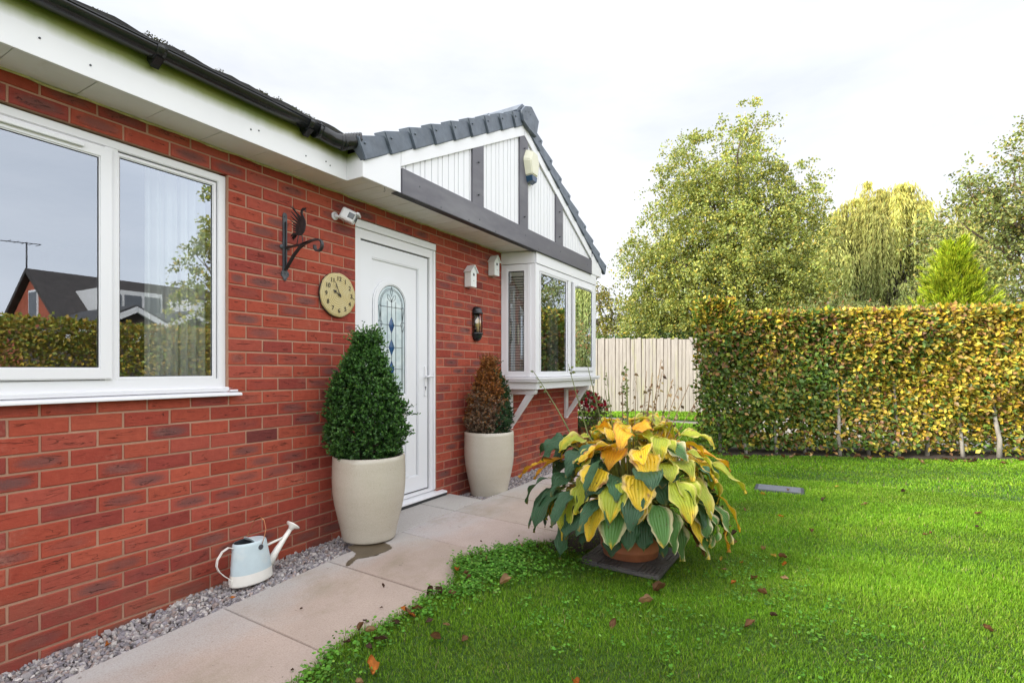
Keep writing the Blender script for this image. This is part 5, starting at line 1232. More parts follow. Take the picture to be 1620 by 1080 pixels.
# ================================================================== HEDGES
def hedge(x0, y0, x1, y1, ztop, thick, n, size, colf, name, label, stems, zbase=-.27, gapz=.0, pillar=None, stemr=.028):
    a = np.array([x0, y0, 0.]); b = np.array([x1, y1, 0.]); L_ = np.linalg.norm(b-a); d = (b-a)/L_; nn = np.array([d[1], -d[0], 0])
    t = thing(name, ((x0+x1)/2, (y0+y1)/2, zbase), label, 'hedge')
    M = n; s_ = RNG.uniform(0, L_, M); kind = RNG.random(M)
    # mostly skin (front, back, top, ends), some inside
    dep = np.where(kind < .42, RNG.beta(1.1, 5, M)*thick, np.where(kind < .56, thick-RNG.beta(1.1, 5, M)*thick, RNG.uniform(0, thick, M)))
    H = ztop(s_)-zbase
    z = np.where((kind > .56) & (kind < .80), zbase+H*(1-RNG.beta(1.1, 9, M)), zbase+.05+RNG.beta(1.25, 1., M)*(H-.05))
    if pillar:
        k = RNG.random(M) < .11; s_ = np.where(k, RNG.uniform(-.02, pillar[0], M), s_); z = np.where(k, RNG.uniform(ztop(np.array([1.]))[0]-.2, ztop(np.array([1.]))[0]+pillar[1], M), z)
    P = a+d*s_[:, None]-nn*dep[:, None]*1.+UP*z[:, None]
    lp = lump(P*[1, 1, 1], 6, 2.6, 21); P += nn*(.09*lp[:, None])+RNG.normal(size=(M, 3))*.012
    P[:, 2] += .018*lump(P, 5, 5, 8)
    keep = (lump(P*[1, 1, 1.], 6, 3.3, 33) > -1.15) | (z > H+zbase-.25)
    low = (z < zbase+.15) & (RNG.random(M) < .8*(1-(z-zbase)/.15)+.1); keep &= ~low
    P, dep, z, s_ = P[keep], dep[keep], z[keep], s_[keep]; M = len(P)
    dr_ = unit(nn*RNG.uniform(.1, .9, (M, 1))*np.where(dep < thick*.5, 1, -1)[:, None]+rdir(M)*.9+UP*-.15+UP*np.where(z > ztop(s_)-.12, .9, 0)[:, None])
    nm = unit(rdir(M)*.55+nn*np.where(dep < thick*.5, .7, -.7)[:, None]+UP*.65)
    v, f, c = scatter(T_LEAF, P, dr_, nm, RNG.uniform(size*.65, size*1.15, M), colf(P, s_, z)); npmesh('foliage', v, f, 'leaf', t, c)
    tw = MB()
    for k in range(int(L_*26)):
        p = RNG.uniform(0, L_); q = a+d*p-nn*thick*.5; z0 = RNG.uniform(zbase+.15, zbase+H.mean()*.85)
        e = q+nn*RNG.uniform(-.5, .5)*thick+d*RNG.normal()*.22; e[2] = 0
        tw.tube([tuple(q+UP*z0), tuple((q+e)/2+UP*(z0+.10)), tuple(e+UP*(z0+RNG.uniform(.1, .4)))], [.009, .006, .003], 5)
    tw.done('twigs', 'darkbark', t)
    for p in stems:
        q = a+d*p-nn*(thick*RNG.uniform(.0, .2)); sm = MB(); zz = zbase-.05; pts = []
        for k in range(7): q = q-nn*(.045 if k > 1 else 0); pts.append((q[0]+RNG.normal()*.018+.012*k*math.sin(p*7), q[1]+RNG.normal()*.015, zz+k*(H.mean()*.9/6)))
        sm.tube(pts, list(np.linspace(stemr, .007, 7)*RNG.uniform(.8, 1.2)), 8); sm.done('stem', 'bark', t)
    return t
def beech(P, s_, z):
    n = len(P); k = (s_/3.4)+.35*(z-.6)/1.2+.45*lump(P, 6, 1.6, 4)
    green = palette(n, [(.07, .14, .022), (.11, .19, .028), (.16, .22, .03), (.26, .26, .04)], [3, 3, 2, 1.5], .2)
    gold = palette(n, [(.62, .44, .05), (.54, .42, .05), (.44, .42, .055), (.56, .40, .06), (.34, .21, .06)], [3, 3, 2.5, 2, 2], .2)
    brown = palette(n, [(.32, .17, .07), (.22, .11, .055), (.42, .26, .10)], [2, 2, 2], .2)
    pg = np.clip(1.08-k*.72, .26, .98); r = RNG.random(n); c = np.where((r < pg)[:, None], green, gold)
    return np.where((RNG.random(n) < .07+.12*(lump(P, 5, 2.4, 14) > .35))[:, None], brown, c)
HZT = lambda s_: 1.80+.022*s_+0*s_
hedge(1.66, 6.19, 6.9, 8.65, HZT, .55, 72000, .078, beech, 'hedge', 'clipped beech hedge turning from green to gold along the back of the lawn', [.25, .62, 1.05, 1.45, 1.90, 2.35, 2.72, 3.15, 3.6, 4.05, 4.6, 5.1], pillar=(.46, .19))
def beech2(P, s_, z):
    n = len(P); return palette(n, [(.46, .36, .05), (.32, .32, .05), (.18, .24, .04), (.52, .34, .05), (.22, .13, .05)], [3, 3, 3, 2, 1], .2)
hedge(4.95, 3.6, 4.95, -6.5, lambda s_: 1.62+.0*s_, .6, 60000, .055, beech2, 'hedge', 'beech hedge opposite the house, mirrored in the wide window', [1, 2.5, 4, 5.5, 7, 8.5])
def privet(P, s_, z):
    return palette(len(P), [(.05, .11, .02), (.08, .16, .025), (.04, .08, .02)], [3, 2, 2], .2)
hedge(-5.2, 14.2, .4, 16.4, lambda s_: 2.12+0*s_, .9, 14000, .06, privet, 'hedge', 'low clipped green hedge showing above the left end of the fence', [1, 3, 5])
# edging soil under the hedge
m = MB(); d = Vector((6.9-1.72, 8.65-6.22, 0)).normalized(); n_ = Vector((d.y, -d.x, 0)); a = Vector((1.5, 6.1, 0)); b = Vector((7, 8.7, 0))
NB = 60; rows = []
for k in range(NB+1):
    p = a.lerp(b, k/NB); w_ = .10+.035*math.sin(k*1.7)+.03*math.sin(k*.6+1); rows.append([m.b.verts.new((p+n_*w_+Vector((0, 0, -.262)))[:]), m.b.verts.new((p-n_*.3+Vector((0, 0, -.225)))[:]), m.b.verts.new((p-n_*.9+Vector((0, 0, -.262)))[:])])
for r0, r1 in zip(rows, rows[1:]):
    m.b.faces.new((r0[0], r1[0], r1[1], r0[1])); m.b.faces.new((r0[1], r1[1], r1[2], r0[2]))
o = m.done('hedge_soil', 'soil'); tag(o, kind='structure')

# ================================================================== TREES
def limb(mm, p0, p1, r0, r1, sag=0., n=6, wig=.06):
    p0, p1 = Vector(p0), Vector(p1); L_ = (p1-p0).length; pts = []
    ph = random.uniform(0, 6)
    for k in range(n+1):
        t_ = k/n; q = p0.lerp(p1, t_); q += Vector((math.sin(t_*5+ph), math.cos(t_*4+ph), 0))*wig*L_*t_*(1-t_)*2; q.z += sag*math.sin(t_*PI)*L_; pts.append(q)
    mm.tube(pts, list(np.linspace(r0, r1, n+1)), 7); return pts
def tree(cx, cy, z0, lobes, nleaf, lsize, cols, wts, label, name='birch_tree', bark='birchbark', droop=.35, trunks=1, tw_n=140, per=40, shell=1.7, gap=.0, cat='tree', spread=.10, tpl=T_LEAF, tr=.13, jit=.14):
    """lobes: (x, y, z, rx, ry, rz, weight) ellipsoids; twigs root inside them and hang outward, leaves follow the twigs"""
    t = thing(name, (cx, cy, z0), label, cat); tr_ = MB(); top = max(l[2]+l[5] for l in lobes)
    for k in range(trunks):
        ox = (k-(trunks-1)/2)*.35; big = max(lobes, key=lambda l: l[2]+l[5]*.5) if k == 0 else lobes[k % len(lobes)]
        limb(tr_, (cx+ox, cy, z0-.1), (big[0], big[1], big[2]+big[5]*.75), tr, .02, 0, 10, .04)
    tr_.done('trunk', bark, t)
    br = MB(); n = nleaf//per; w_ = np.array([l[6] for l in lobes], float); li = RNG.choice(len(lobes), n, p=w_/w_.sum()); lo = np.array(lobes)[li]
    u = rdir(n); rad = RNG.uniform(0, 1, n)**(1/shell); c = lo[:, :3]; root = c+u*lo[:, 3:6]*rad[:, None]
    if gap: kk = lump(root, 6, 1.3, int(abs(cx)*10)+5) > -gap; root, u, rad = root[kk], u[kk], rad[kk]; n = len(root)
    out = unit(u*[1, 1, .55]+UP*RNG.uniform(-.1, .8, (n, 1))+RNG.normal(size=(n, 3))*.35); ll = RNG.uniform(.35, .9, n)*lo[:n, 3]*.30
    for l in lobes:      # real limbs into each lobe
        limb(br, (cx, cy, max(z0+.6, l[2]-l[5]*1.1)), (l[0], l[1], l[2]+l[5]*.5), tr*.45, .012, 0, 7, .08)
    for k in RNG.choice(n, min(n, tw_n), replace=False):
        q = root[k]; c0 = np.array([cx, cy, 0])*.45+q*.55; c0[2] = q[2]-RNG.uniform(.2, .6)*abs(q[2]-z0)*.3; limb(br, c0, q, .022, .006, .03, 5, .12)
    br.done('branches', 'darkbark', t)
    s_ = np.tile(np.linspace(.0, 1, per), n).reshape(n, per)
    P = root[:, None]+out[:, None]*(s_*ll[:, None])[..., None]; P[..., 2] -= droop*ll[:, None]*s_**2*1.3
    P = P.reshape(-1, 3)+RNG.normal(size=(n*per, 3))*spread*(.5+.5*np.repeat(ll, per)[:, None])
    M = len(P); dr_ = unit(rdir(M)+UP*-.35+np.repeat(out, per, 0)*.5); cc = palette(M, cols, wts, jit); tone = np.repeat(RNG.uniform(.75, 1.25, n), per)*(1+.18*lump(P, 5, .9, 7)); cc = np.clip(cc*tone[:, None], .004, .9)
    v, f, c = scatter(tpl, P, dr_, unit(rdir(M)+UP*.3), RNG.uniform(lsize*.6, lsize*1.2, M), cc); npmesh('crown', v, f, 'leaf', t, c); return t
BG = [(.26, .32, .075), (.36, .39, .09), (.46, .43, .08), (.18, .23, .06), (.56, .42, .07)]
tree(.6, 16.6, -.4, [(.4, 16.4, 4.4, 2.9, 2.4, 2.5, 5), (-.9, 16.2, 3.0, 2.1, 2.0, 2.2, 3), (1.6, 16.6, 4.2, 2.1, 2.0, 2.3, 4), (.0, 16.4, 6.9, 1.7, 1.5, 1.9, 2.0), (1.1, 16.5, 7.9, .9, .9, 1.9, .8), (-.75, 16.3, 7.2, .9, .9, 1.7, .8), (2.3, 16.8, 6.2, 1.2, 1.1, 1.5, 1.2), (.7, 16.0, 1.7, 2.6, 1.9, 1.5, 3), (-1.8, 15.9, 2.6, 1.0, 1.0, 1.5, .9), (-1.75, 16.0, 4.9, 1.2, 1.1, 1.6, 1.2), (2.7, 16.8, 2.9, 1.1, 1.2, 1.9, 1.4)],
     170000, .088, BG, [4, 4, 1.6, 3, .35], 'large spreading birch in full yellow green leaf behind the end of the hedge', trunks=2, droop=.55, gap=.75)
tree(7.9, 16.3, -.4, [(7.9, 16.2, 4.3, 1.5, 1.3, 1.9, 3), (8.2, 16.4, 6.2, 1.1, 1.0, 1.4, 1.6), (7.6, 16.0, 2.3, 1.8, 1.2, 1.4, 2), (6.3, 15.8, 4.4, 1.0, .9, 1.0, 1.2), (6.9, 15.9, 5.4, .8, .8, 1.2, .9), (6.0, 15.6, 2.6, .9, .8, 1.2, 1.0), (9.3, 16.6, 4.6, 1.5, 1.3, 2.1, 2), (6.9, 15.9, 1.4, 1.3, 1.1, 1.1, 1.5)],
     52000, .085, [(.23, .29, .08), (.32, .36, .10), (.40, .36, .09), (.15, .19, .06), (.36, .25, .08)], [4, 3, 1.2, 2.5, .6], 'thin leaved birch with sky showing through, at the right edge', droop=.5, gap=.45, spread=.13, tw_n=220, per=26)
# distant small trees left of the birch, beyond the fence
tree(-4.3, 19.3, -.4, [(-4.4, 19.3, 2.9, 1.2, 1.0, 1.3, 2), (-3.2, 19.6, 3.2, .9, .8, .9, 1), (-4.9, 19.0, 4.0, .9, .8, .6, .7)], 9000, .10, [(.22, .22, .04), (.30, .24, .05), (.14, .17, .04)], [3, 2, 2], 'small open tree with crooked dark limbs between the house corner and the birch', 'small_tree', 'darkbark', gap=.35, tw_n=60, per=24, tr=.09)
tree(-2.4, 17.6, -.4, [(-2.6, 17.5, 1.5, .9, .7, 1.0, 2), (-3.7, 17.4, 1.5, .8, .7, .9, 2), (-1.6, 17.8, 1.7, .9, .7, .9, 2)], 12000, .09, [(.13, .18, .03), (.26, .27, .04), (.09, .14, .03)], [3, 2, 2], 'rounded yellow green shrub just over the fence', 'shrub', 'darkbark', tr=.05, tw_n=40, cat='shrub')
tree(-1.0, 14.9, -.4, [(-1.2, 14.9, 1.5, .7, .5, .85, 2), (-.3, 15.2, 1.4, .7, .5, .8, 2)], 9000, .09, [(.05, .10, .025), (.08, .13, .03), (.035, .07, .02)], [3, 2, 2], 'dark green shrub over the middle of the fence', 'shrub', 'darkbark', tr=.05, tw_n=40, cat='shrub')
tree(5.6, 34, -.4, [(2, 33, 2.2, 3.5, 2, 2.6, 2), (7, 34, 2.2, 3.5, 2, 2.6, 2), (12, 34, 2.4, 4, 2, 3.0, 2), (17, 34, 2.2, 4, 2, 2.8, 2), (-4, 34, 2.0, 4, 2, 2.4, 2)], 30000, .22, [(.08, .11, .035), (.13, .15, .04), (.18, .17, .04)], [3, 2, 1], 'distant belt of trees filling the gaps low behind the willow', 'tree_belt', 'darkbark', tr=.2, tw_n=60, per=40, cat='trees')
# weeping willow
def willow(cx, cy, label):
    t = thing('willow_tree', (cx, cy, -.4), label, 'tree'); tr_ = MB(); limb(tr_, (cx, cy, -.5), (cx, cy, 5.4), .32, .14, 0, 8, .03)
    tr_.done('trunk', 'bark', t); br = MB(); P = []; D = []; tone = []
    heads = []
    for k in range(150):
        a = RNG.uniform(0, 2*PI); r = 3.1*math.sqrt(RNG.random()); zt = 8.7-1.0*(r/1.5)**1.4+RNG.uniform(-.5, .4)-(RNG.random() < .55)*RNG.uniform(0, 4.0)*(.3+.7*r/3.1); x, y = cx+r*math.cos(a)*1.12, cy+r*math.sin(a)
        heads.append((x, y, zt)); limb(br, (cx, cy, RNG.uniform(3, 5)), (x, y, zt), .07, .012, .12, 6, .1)
    for (x, y, zt) in heads:
        nS = 30; hc = RNG.uniform(.62, 1.3); aa0 = math.atan2(y-cy, x-cx)
        for q in range(nS):
            a = aa0+RNG.normal()*1.1; rr = abs(RNG.normal())*.34+.04; ln_ = RNG.uniform(1.3, 3.4)*(.7+.3*hc)
            m_ = int(ln_*15); s_ = np.linspace(0, 1, m_); f_ = rr*np.minimum(1, s_*4)**.6
            p = np.c_[x+math.cos(a)*f_+RNG.normal()*.02, y+math.sin(a)*f_, zt+.22*np.sin(np.minimum(1, s_*5)*PI)-np.maximum(0, s_-.06)*ln_]
            p = p[p[:, 2] > -.2]; P.append(p); D.append(np.tile([math.cos(a)*.25, math.sin(a)*.25, -1], (len(p), 1))); tone.append(np.full(len(p), RNG.uniform(.75, 1.2)*hc*.95))
    br.done('branches', 'bark', t); P = np.concatenate(P); D = np.concatenate(D); tone = np.concatenate(tone); M = len(P)
    P += RNG.normal(size=(M, 3))*[.025, .025, .03]; hz = np.clip((P[:, 2]-4)/4.5, 0, 1)[:, None]
    c = palette(M, [(.32, .38, .13), (.42, .46, .17)], [1, 1], .15)*(1-hz)+palette(M, [(.58, .52, .13), (.48, .48, .14)], [1, 1], .15)*hz; c = np.clip(c*tone[:, None], .01, .9)
    v, f, c = scatter(T_NARROW, P, unit(D+rdir(M)*.30), rdir(M), RNG.uniform(.12, .24, M), c); npmesh('crown', v, f, 'leaf_matt', t, c); return t
willow(5.5, 25.0, 'weeping willow with yellowing hanging strands, standing between the two birches')
# golden conifer
def conifer(cx, cy, ztop, rad, label, n=900):
    t = thing('golden_conifer', (cx, cy, -.4), label, 'conifer'); m_ = MB(); limb(m_, (cx, cy, -.5), (cx, cy, ztop-.3), .07, .01); m_.done('trunk', 'darkbark', t)
    P = []; D = []; C = []
    for k in range(n):
        u = RNG.random()**.8; z = -.2+(ztop+.2)*u*.93; aa_ = 0; r = rad*(1-u)**.75*RNG.uniform(.45, 1.)*(1+.22*math.sin(z*5.1)*math.sin(k*.7)); a = RNG.uniform(0, 2*PI); b = np.array([cx+r*math.cos(a), cy+r*math.sin(a), z]); d = unit(np.array([math.cos(a)*.75, math.sin(a)*.75, RNG.uniform(.8, 1.6)])+RNG.normal(size=3)*.15)
        L_ = RNG.uniform(.18, .42); m_ = 64; s_ = RNG.random(m_); sd = unit(np.cross(d, UP)); w_ = RNG.normal(size=m_)*.055*(1-s_*.8)
        p = b+d*(s_*L_)[:, None]+sd*w_[:, None]+RNG.normal(size=(m_, 3))*.012; P.append(p); D.append(unit(d+sd*(w_*9)[:, None]+rdir(m_)*.3)); tn = RNG.uniform(.7, 1.2); C.append(palette(m_, [(.33, .43, .02), (.42, .48, .03), (.22, .34, .02)], [2, 2, 1], .12)*tn*(.7+.35*s_[:, None]))
    P = np.concatenate(P); M = len(P); v, f, c = scatter(T_NARROW, P, np.concatenate(D), rdir(M), RNG.uniform(.06, .11, M), np.clip(np.concatenate(C), .01, .9)); npmesh('foliage', v, f, 'leaf', t, c); return t
conifer(5.62, 12.35, 3.72, 1.15, 'golden green conifer poking up behind the right part of the hedge')
tree(3.35, 10.0, -.4, [(3.3, 10., 1.9, .75, .5, .55, 3), (3.9, 10.1, 1.8, .4, .4, .5, 1), (2.9, 9.9, 1.7, .5, .4, .5, 1)], 4200, .085, [(.16, .19, .07), (.22, .24, .08), (.34, .12, .07), (.30, .20, .05)], [4, 3, 1, 1], 'loose arching shrub with reddish tips rising over the middle of the hedge', 'shrub', 'darkbark', tr=.03, tw_n=60, per=12, cat='shrub', tpl=T_NARROW, spread=.12)
# tree mirrored in the right hand pane
tree(10.6, 6.6, -.4, [(10.6, 6.6, 2.9, 1.5, 1.4, 2.2, 3), (10.3, 6.6, 4.9, .9, .9, 1.3, 1)], 16000, .10, BG, [4, 4, 2, 3, .7], 'young birch across the road, mirrored in the wide window', droop=.5, gap=.5)
# ================================================================== HOUSES OPPOSITE (mirrored in the windows)
t = thing('opposite_house', (27, 15, -.4), 'brick chalet bungalow with a dark roof and white dormers, mirrored in the wide window', 'house')
redb = plain('distant red brick', (.34, .085, .045), .9, .18, 3, .3, 40); GXh, GY0, GY1 = 27.0, 7.4, 30.0
s = MB(); s.prism([(22.6, -.4), (22.6, 1.9), (GXh, 5.15), (31.4, 1.9), (31.4, -.4)], 'y', GY0, GY1); s.done('wall', redb, t)
s = MB(); s.prism([(22.1, 1.55), (GXh, 5.25), (GXh, 5.45), (21.95, 1.68)], 'y', GY0-.25, GY1+.2); s.prism([(31.9, 1.55), (32.05, 1.68), (GXh+.01, 5.45), (GXh+.01, 5.25)], 'y', GY0-.25, GY1+.2); s.done('roof', plain('dark plain tiles', (.045, .038, .036), .8, .3, 4), t)
s = MB(); s.box((26.3, GY0-.05, 3.0), (27.3, GY0-.01, 4.5)); wf = s.done('window_frame', 'upvc', t); s = MB(); s.box((26.4, GY0-.07, 3.1), (27.2, GY0-.055, 4.4)); s.done('window_pane', 'drain', t)
s = MB(); s.box((23.4, 8.5, 3.2), (26.2, 11.0, 4.5)); s.done('dormer', 'upvc_old', t)
for k in range(3):
    s = MB(); s.box((23.35, 8.65+k*.8, 3.5), (23.39, 9.3+k*.8, 4.3)); s.done('dormer_window', 'drain', t)
s = MB(); s.box((23.2, 12.2, 3.0), (26.2, 21, 4.4)); s.done('dormer', 'upvc_old', t)
for k in range(4):
    s = MB(); s.box((23.15, 13+k*2., 3.3), (23.19, 14.5+k*2., 4.2)); s.done('dormer_window', 'drain', t)
s = MB()
for y, z in ((GY0-.2, 6.6), (19.5, 6.6)):
    s.tube([(27, y, 5.2), (27, y, z)], .03, 6); s.tube([(27, y-.9, z-.1), (27, y+.5, z)], .02, 5)
    for k in range(5): s.tube([(26.7, y-.6+k*.25, z-.06), (27.3, y-.6+k*.25, z-.06)], .012, 4)
s.done('aerial', 'cast', t)
t = thing('garage_row', (17, 12, -.4), 'low garages with pale bargeboards and dark gables, mirrored in the wide window', 'garage')
s = MB(); gar = plain('dark gable boards', (.06, .045, .04), .9, .2)
for yc in (7.0, 8.9): s.prism([(yc-1.7, -.4), (yc-1.7, 2.0), (yc, 2.9), (yc+1.7, 2.0), (yc+1.7, -.4)], 'x', 16.9, 21)
s.done('wall', gar, t); s = MB()
for yc in (7.0, 8.9):
    for sg in (1, -1): s.prism([(yc, 2.92), (yc, 3.12), (yc+sg*2.0, 2.02), (yc+sg*2.0, 1.85)], 'x', 16.70+.02*(sg > 0), 16.88)
s.done('bargeboard', 'upvc', t)
s = MB()
for yc in (7.0, 8.9):
    for sg in (1, -1): s.prism([(yc, 3.13), (yc, 3.19), (yc+sg*2.1, 2.08), (yc+sg*2.1, 2.0)], 'x', 16.8, 21)
s.done('roof', 'roof', t)
t = thing('white_house', (26, -2, -.4), 'low pale bungalow at the far left of the mirrored street', 'house')
s = MB(); s.prism([(-6, -.4), (-6, 1.9), (-1.5, 3.9), (3, 1.9), (3, -.4)], 'x', 27, 36); s.done('wall', 'upvc_old', t); s = MB(); s.prism([(-6.4, 1.7), (-1.5, 3.95), (3.4, 1.7), (3.4, 1.9), (-1.5, 4.15), (-6.4, 1.9)], 'x', 26.7, 36.2); s.done('roof', 'roof', t)
sheet('road', 7.5, 14, -40, 60, -.44, plain('road', (.09, .09, .09), .9, .15), 3, 3)

# ================================================================== GRASS
CAM = np.array([3.107, -1.882, .99])
def blades(n, x0, x1, y0, y1, hgt, wd, seed):
    r = np.random.default_rng(seed); x = r.uniform(x0, x1, n); y = r.uniform(y0, y1, n); e = tuft_edge(y); k = (x > e+r.normal(size=n)*.012) if x1 > 1.95 else (r.random(n) > -1)
    # keep only what the lens (or a step aside) can see
    dx, dy = x-CAM[0], y-CAM[1]; dep = -.5046*dx+.8634*dy; lat = .8634*dx+.5046*dy; k &= (dep > .9) & (np.abs(lat) < dep*1.12+.35)
    k &= ~((np.abs(x-2.045) < .26) & (np.abs(y-1.505) < .27)); k &= ~((x > 2.53) & (x < 3.01) & (y > 4.02) & (y < 4.37)); hy = 6.22+(x-1.72)*.469; k &= (y < hy-.12) | (x < 1.9) & ~((y > 10) & (y < 10.9)) & (y < 11.7+.455*(x+3.4))
    p = lump(np.c_[x, y, x*0], 6, 1.7, 3); dirt = ((x-1.62)/.22)**2+((y-1.72)/.42)**2 < 1+.35*np.sin(x*31)*np.sin(y*27); k &= ~(dirt & (r.random(n) < .9))
    dens = dep[k]; x, y, p = x[k], y[k], p[k]; n = len(x); d = dens
    hh = hgt*r.uniform(.5, 1.3, n)*(1+.30*p)*(1+.35*np.exp(-np.maximum(0, x-tuft_edge(y))/.05)); ww = wd*r.uniform(.7, 1.3, n)*np.clip(d/3.2, 1, 2.6)
    a = r.uniform(0, 2*PI, n); ln_ = r.uniform(.15, .95, n); ux, uy = np.cos(a), np.sin(a); bx, by = -uy, ux; zb_ = lawnz(x, y)-.004
    def pt(s_, w_): 
        off = ln_*s_**1.7*hh
        return np.stack([x+ux*off+bx*ww*w_, y+uy*off+by*ww*w_, zb_+hh*s_*(1-.25*ln_*s_)], 1)
    V = np.stack([pt(0., -.5), pt(0., .5), pt(.55, .42), pt(.55, -.42), pt(1., 0.)], 1).reshape(-1, 3); b = (np.arange(n)*5)[:, None]
    F4 = b+np.array([[0, 1, 2, 3]]); F3 = b+np.array([[3, 2, 4, 4]])
    q2 = lump(np.c_[x, y, x*0], 7, 4.2, 12)
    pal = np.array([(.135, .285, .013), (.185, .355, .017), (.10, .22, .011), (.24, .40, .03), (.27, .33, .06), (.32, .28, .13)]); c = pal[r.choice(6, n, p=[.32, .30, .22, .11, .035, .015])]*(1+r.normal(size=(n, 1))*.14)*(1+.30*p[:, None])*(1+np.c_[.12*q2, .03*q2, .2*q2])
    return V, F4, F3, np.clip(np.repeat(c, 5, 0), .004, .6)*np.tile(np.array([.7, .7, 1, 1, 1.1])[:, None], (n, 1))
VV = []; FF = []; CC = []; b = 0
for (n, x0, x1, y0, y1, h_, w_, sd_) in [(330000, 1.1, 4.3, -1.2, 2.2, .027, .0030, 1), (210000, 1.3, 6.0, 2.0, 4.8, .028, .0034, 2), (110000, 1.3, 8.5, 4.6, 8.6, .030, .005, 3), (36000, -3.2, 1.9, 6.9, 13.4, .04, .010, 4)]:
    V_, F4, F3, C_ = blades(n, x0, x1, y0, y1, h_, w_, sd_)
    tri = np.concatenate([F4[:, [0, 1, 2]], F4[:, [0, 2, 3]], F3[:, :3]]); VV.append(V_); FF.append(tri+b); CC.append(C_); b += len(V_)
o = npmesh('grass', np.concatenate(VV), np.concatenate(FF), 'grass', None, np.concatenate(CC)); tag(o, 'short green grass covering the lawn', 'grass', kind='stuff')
# clover and creeping weeds: rounded leaflets in patches, thickest along the slab edge
r = np.random.default_rng(5); pts = []
for k in range(260): 
    y = r.uniform(-.9, 1.35); x = tuft_edge(np.array([y]))[0]+abs(r.normal())*.10-.015; pts.append((x+.02, y, r.integers(3, 12)))
for k in range(200):
    x, y = 1.42+r.normal()*.12, .78+r.normal()*.26
    if x > tuft_edge(np.array([y]))[0]-.03: pts.append((x, y, r.integers(8, 26)))
for (cx, cy, sx, sy, m_) in [(2.75, 1.35, .25, .35, 110), (3.2, 1.0, .22, .25, 60), (2.0, .45, .12, .15, 40), (2.4, .6, .2, .2, 30), (1.75, 1.15, .10, .10, 60)]:
    for k in range(m_): pts.append((cx+r.normal()*sx, cy+r.normal()*sy, r.integers(3, 9)))
P = []; 
for x, y, m_ in pts:
    if abs(x-2.045) < .27 and abs(y-1.505) < .275: continue
    q = r.normal(size=(m_, 2))*.022; h_ = r.uniform(.012, .042, m_); P.append(np.c_[x+q[:, 0], y+q[:, 1], lawnz(x+q[:, 0], y+q[:, 1])+h_])
P = np.concatenate(P); M = len(P)
T_ROUND = (np.array([(0, 0, 0), (-.36, .28, .05), (-.40, .66, .07), (0, 1, 0), (.40, .66, .07), (.36, .28, .05), (0, .5, -.03)]), np.array([(0, 6, 2, 1), (6, 3, 2, 2), (0, 5, 4, 6), (6, 4, 3, 3)]))
tv, tf = T_ROUND; tf = np.array([(0, 6, 2), (0, 2, 1), (6, 3, 2), (0, 5, 4), (0, 4, 6), (6, 4, 3)])
v, f, c = scatter((tv, tf), P, unit(rdir(M)*[1, 1, .25]), unit(rdir(M)*.5+UP), RNG.uniform(.010, .021, M), palette(M, [(.10, .27, .03), (.14, .34, .035), (.075, .20, .025), (.19, .36, .06)], [3, 3, 2, 1], .18))
o = npmesh('clover', v, f, 'grass', None, c); tag(o, 'low clover and creeping weeds spilling from the lawn over the slab edge', 'weeds', kind='stuff')
def soil_patch(pts, z_):
    mm = MB(); vs = [mm.b.verts.new((x+RNG.normal()*.012, y+RNG.normal()*.012, float(lawnz(np.array(x), np.array(y)))+z_)) for x, y in pts]; f_ = mm.b.faces.new(vs); bmesh.ops.triangulate(mm.b, faces=[f_]); o = mm.done('soil', 'soil'); tag(o, kind='structure')
soil_patch([(1.50, 1.22), (1.58, 1.20), (1.66, 1.30), (1.74, 1.42), (1.80, 1.6), (1.82, 1.8), (1.84, 1.98), (1.76, 2.15), (1.64, 2.2), (1.52, 2.1), (1.505, 1.8), (1.50, 1.5)], .006)
# ================================================================== FALLEN LEAVES, one object each
def dead_leaf(name, L_, W_, curl, col, seed):
    r = np.random.default_rng(seed); nu, nv = 9, 5; U, V_ = np.meshgrid(np.linspace(0, 1, nu), np.linspace(-1, 1, nv), indexing='ij'); wd = np.interp(U, [0, .2, .5, .8, 1], [.05, .75, 1, .6, .02])*W_/2
    z = curl*(L_*.35*(U-.5)**2+wd*np.abs(V_)**1.6*.9)+.004*np.sin(U*11+V_*4+seed)+.003
    P = np.stack([(U-.5)*L_, V_*wd, z], -1).reshape(-1, 3); i, j = np.meshgrid(np.arange(nu-1), np.arange(nv-1), indexing='ij'); q = (i*nv+j).ravel()
    c = np.array(col)*(1+.25*np.sin(U*9+V_*5+seed))[..., None]*np.where(np.abs(V_) > .9, .7, 1)[..., None]
    return npmesh(name, P, np.c_[q, q+1, q+nv+1, q+nv], 'leaf_matt', None, np.clip(c.reshape(-1, 3), .005, .8), None, True)
KINDS = [('brown', (.17, .085, .04)), ('tan', (.36, .22, .12)), ('orange', (.50, .16, .03)), ('yellow', (.50, .36, .06)), ('dark', (.08, .045, .03))]
proto = {k: [dead_leaf('fallen_leaf', .060, .034, cu, c, sd_) for sd_, cu in ((1, .9), (2, 1.8))] for k, c in KINDS}
first = {}
def drop(kind, x, y, z, sc, label, group):
    i = RNG.integers(2); src = proto[kind][i]
    o = src if (kind, i) not in first else src.copy()
    if (kind, i) in first: COL.objects.link(o)
    first[(kind, i)] = 1; o.location = (x, y, z); o.scale = (sc,)*3; o.rotation_euler = (RNG.normal()*.35, RNG.normal()*.35, RNG.uniform(0, 6.28)); tag(o, label, 'leaf', group)
LW = lambda x, y: float(lawnz(np.array(x), np.array(y)))+.032
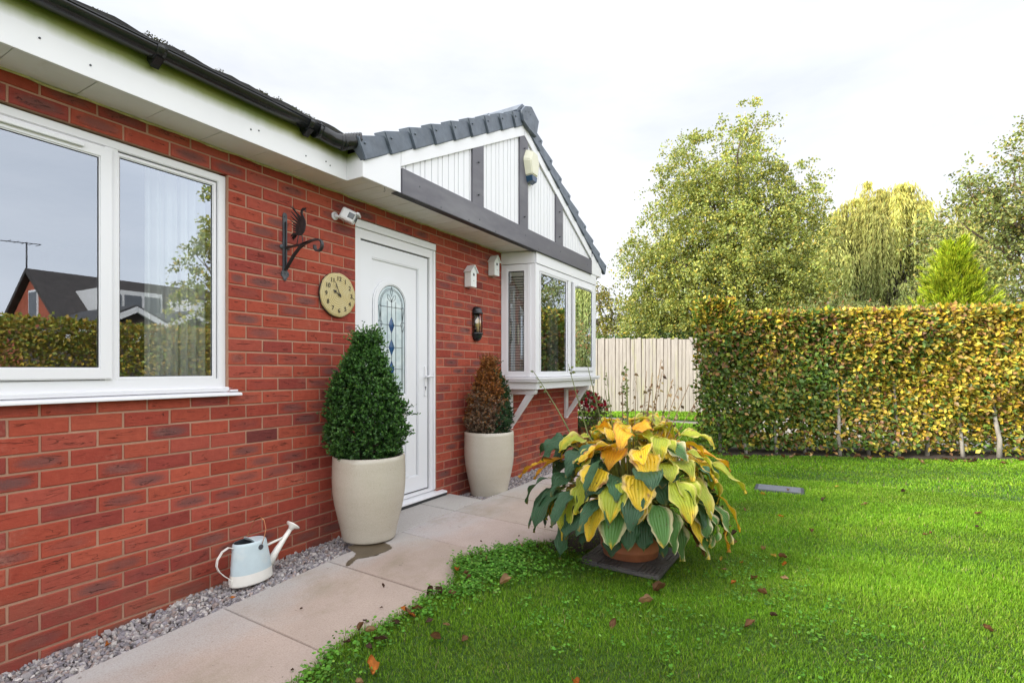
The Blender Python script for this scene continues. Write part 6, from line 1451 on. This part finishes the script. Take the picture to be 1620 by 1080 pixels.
for (kd, x, y, s_, lab) in [('orange', 1.53, -.33, 1.5, 'large orange brown leaf lying in the grass near the bottom edge, closest to the path'), ('orange', 2.15, -.28, 1.2, 'orange leaf lying alone in the grass nearest the camera'), ('brown', 2.35, 1.06, 1.6, 'curled brown leaf on the grass in front of the decking mat corner'),
                            ('tan', 2.33, .86, 1.3, 'pale brown leaf on the grass between the mat and the camera'), ('tan', 3.02, -.1, 1.2, 'narrow tan leaf standing in the grass in the lower right of the lawn'), ('tan', 1.60, .62, 1.5, 'tan leaf caught in the weeds beside the slabs')]:
    drop(kd, x, y, LW(x, y)-.004, s_, lab, None)
for k in range(26):
    y = RNG.uniform(-.5, 1.3); x = float(tuft_edge(np.array([y]))[0])+abs(RNG.normal())*.15; drop(RNG.choice(['brown', 'tan', 'orange', 'dark'], p=[.35, .35, .12, .18]), x, y, LW(x, y)-.006, RNG.uniform(.6, 1.2), 'dry curled leaf lying among the weeds along the slab edge', 'fallen leaves along the slab edge')
for k in range(52):
    x, y = RNG.uniform(1.6, 4.6), RNG.uniform(-.4, 5.4)
    if k < 22: x, y = 2.5+RNG.normal()*.30, 1.9+RNG.normal()*.8
    if abs(x-2.045) < .29 and abs(y-1.5) < .29: x += .6
    drop(RNG.choice(['brown', 'tan', 'orange', 'dark', 'yellow'], p=[.4, .25, .1, .15, .1]), x, y, LW(x, y)-.010, RNG.uniform(.55, 1.1), 'small dry leaf lying on the open lawn', 'fallen leaves on the lawn')
for k in range(46):
    q = RNG.uniform(0, 4.4); x = 1.9+q*.905+RNG.normal()*.1; y = 6.20+q*.425-abs(RNG.normal())*.28; drop(RNG.choice(['brown', 'tan', 'yellow', 'dark'], p=[.45, .3, .05, .2]), x, y, LW(x, y)-.012, RNG.uniform(.8, 1.5), 'brown leaf lying at the foot of the beech hedge', 'fallen leaves under the beech hedge')
for (kd, x, y, s_, lab) in [('orange', .20, -.72, .7, 'small orange leaf on the gravel at the far left'), ('orange', .30, -.16, .55, 'orange scrap of leaf on the gravel below the watering can')]:
    drop(kd, x, y, float(gravz(x, y))+.014, s_, lab, None)
for (kd, x, y, s_) in [('dark', .98, .30, .45), ('dark', 1.18, -.02, .6), ('dark', 1.15, .12, .3), ('brown', 1.28, .10, .35), ('dark', .80, -.1, .3), ('dark', 1.2, -.45, .3), ('yellow', 1.27, -.18, .25), ('dark', 1.05, 1.2, .3), ('dark', 1.22, 1.45, .3)]:
    drop(kd, x, y, float(pathz(x, y))+.006, s_, 'small dark scrap of leaf on the pale slabs', 'leaf scraps on the slabs')
for k, l_ in proto.items():
    for i, o in enumerate(l_):
        if (k, i) not in first: bpy.data.objects.remove(o)
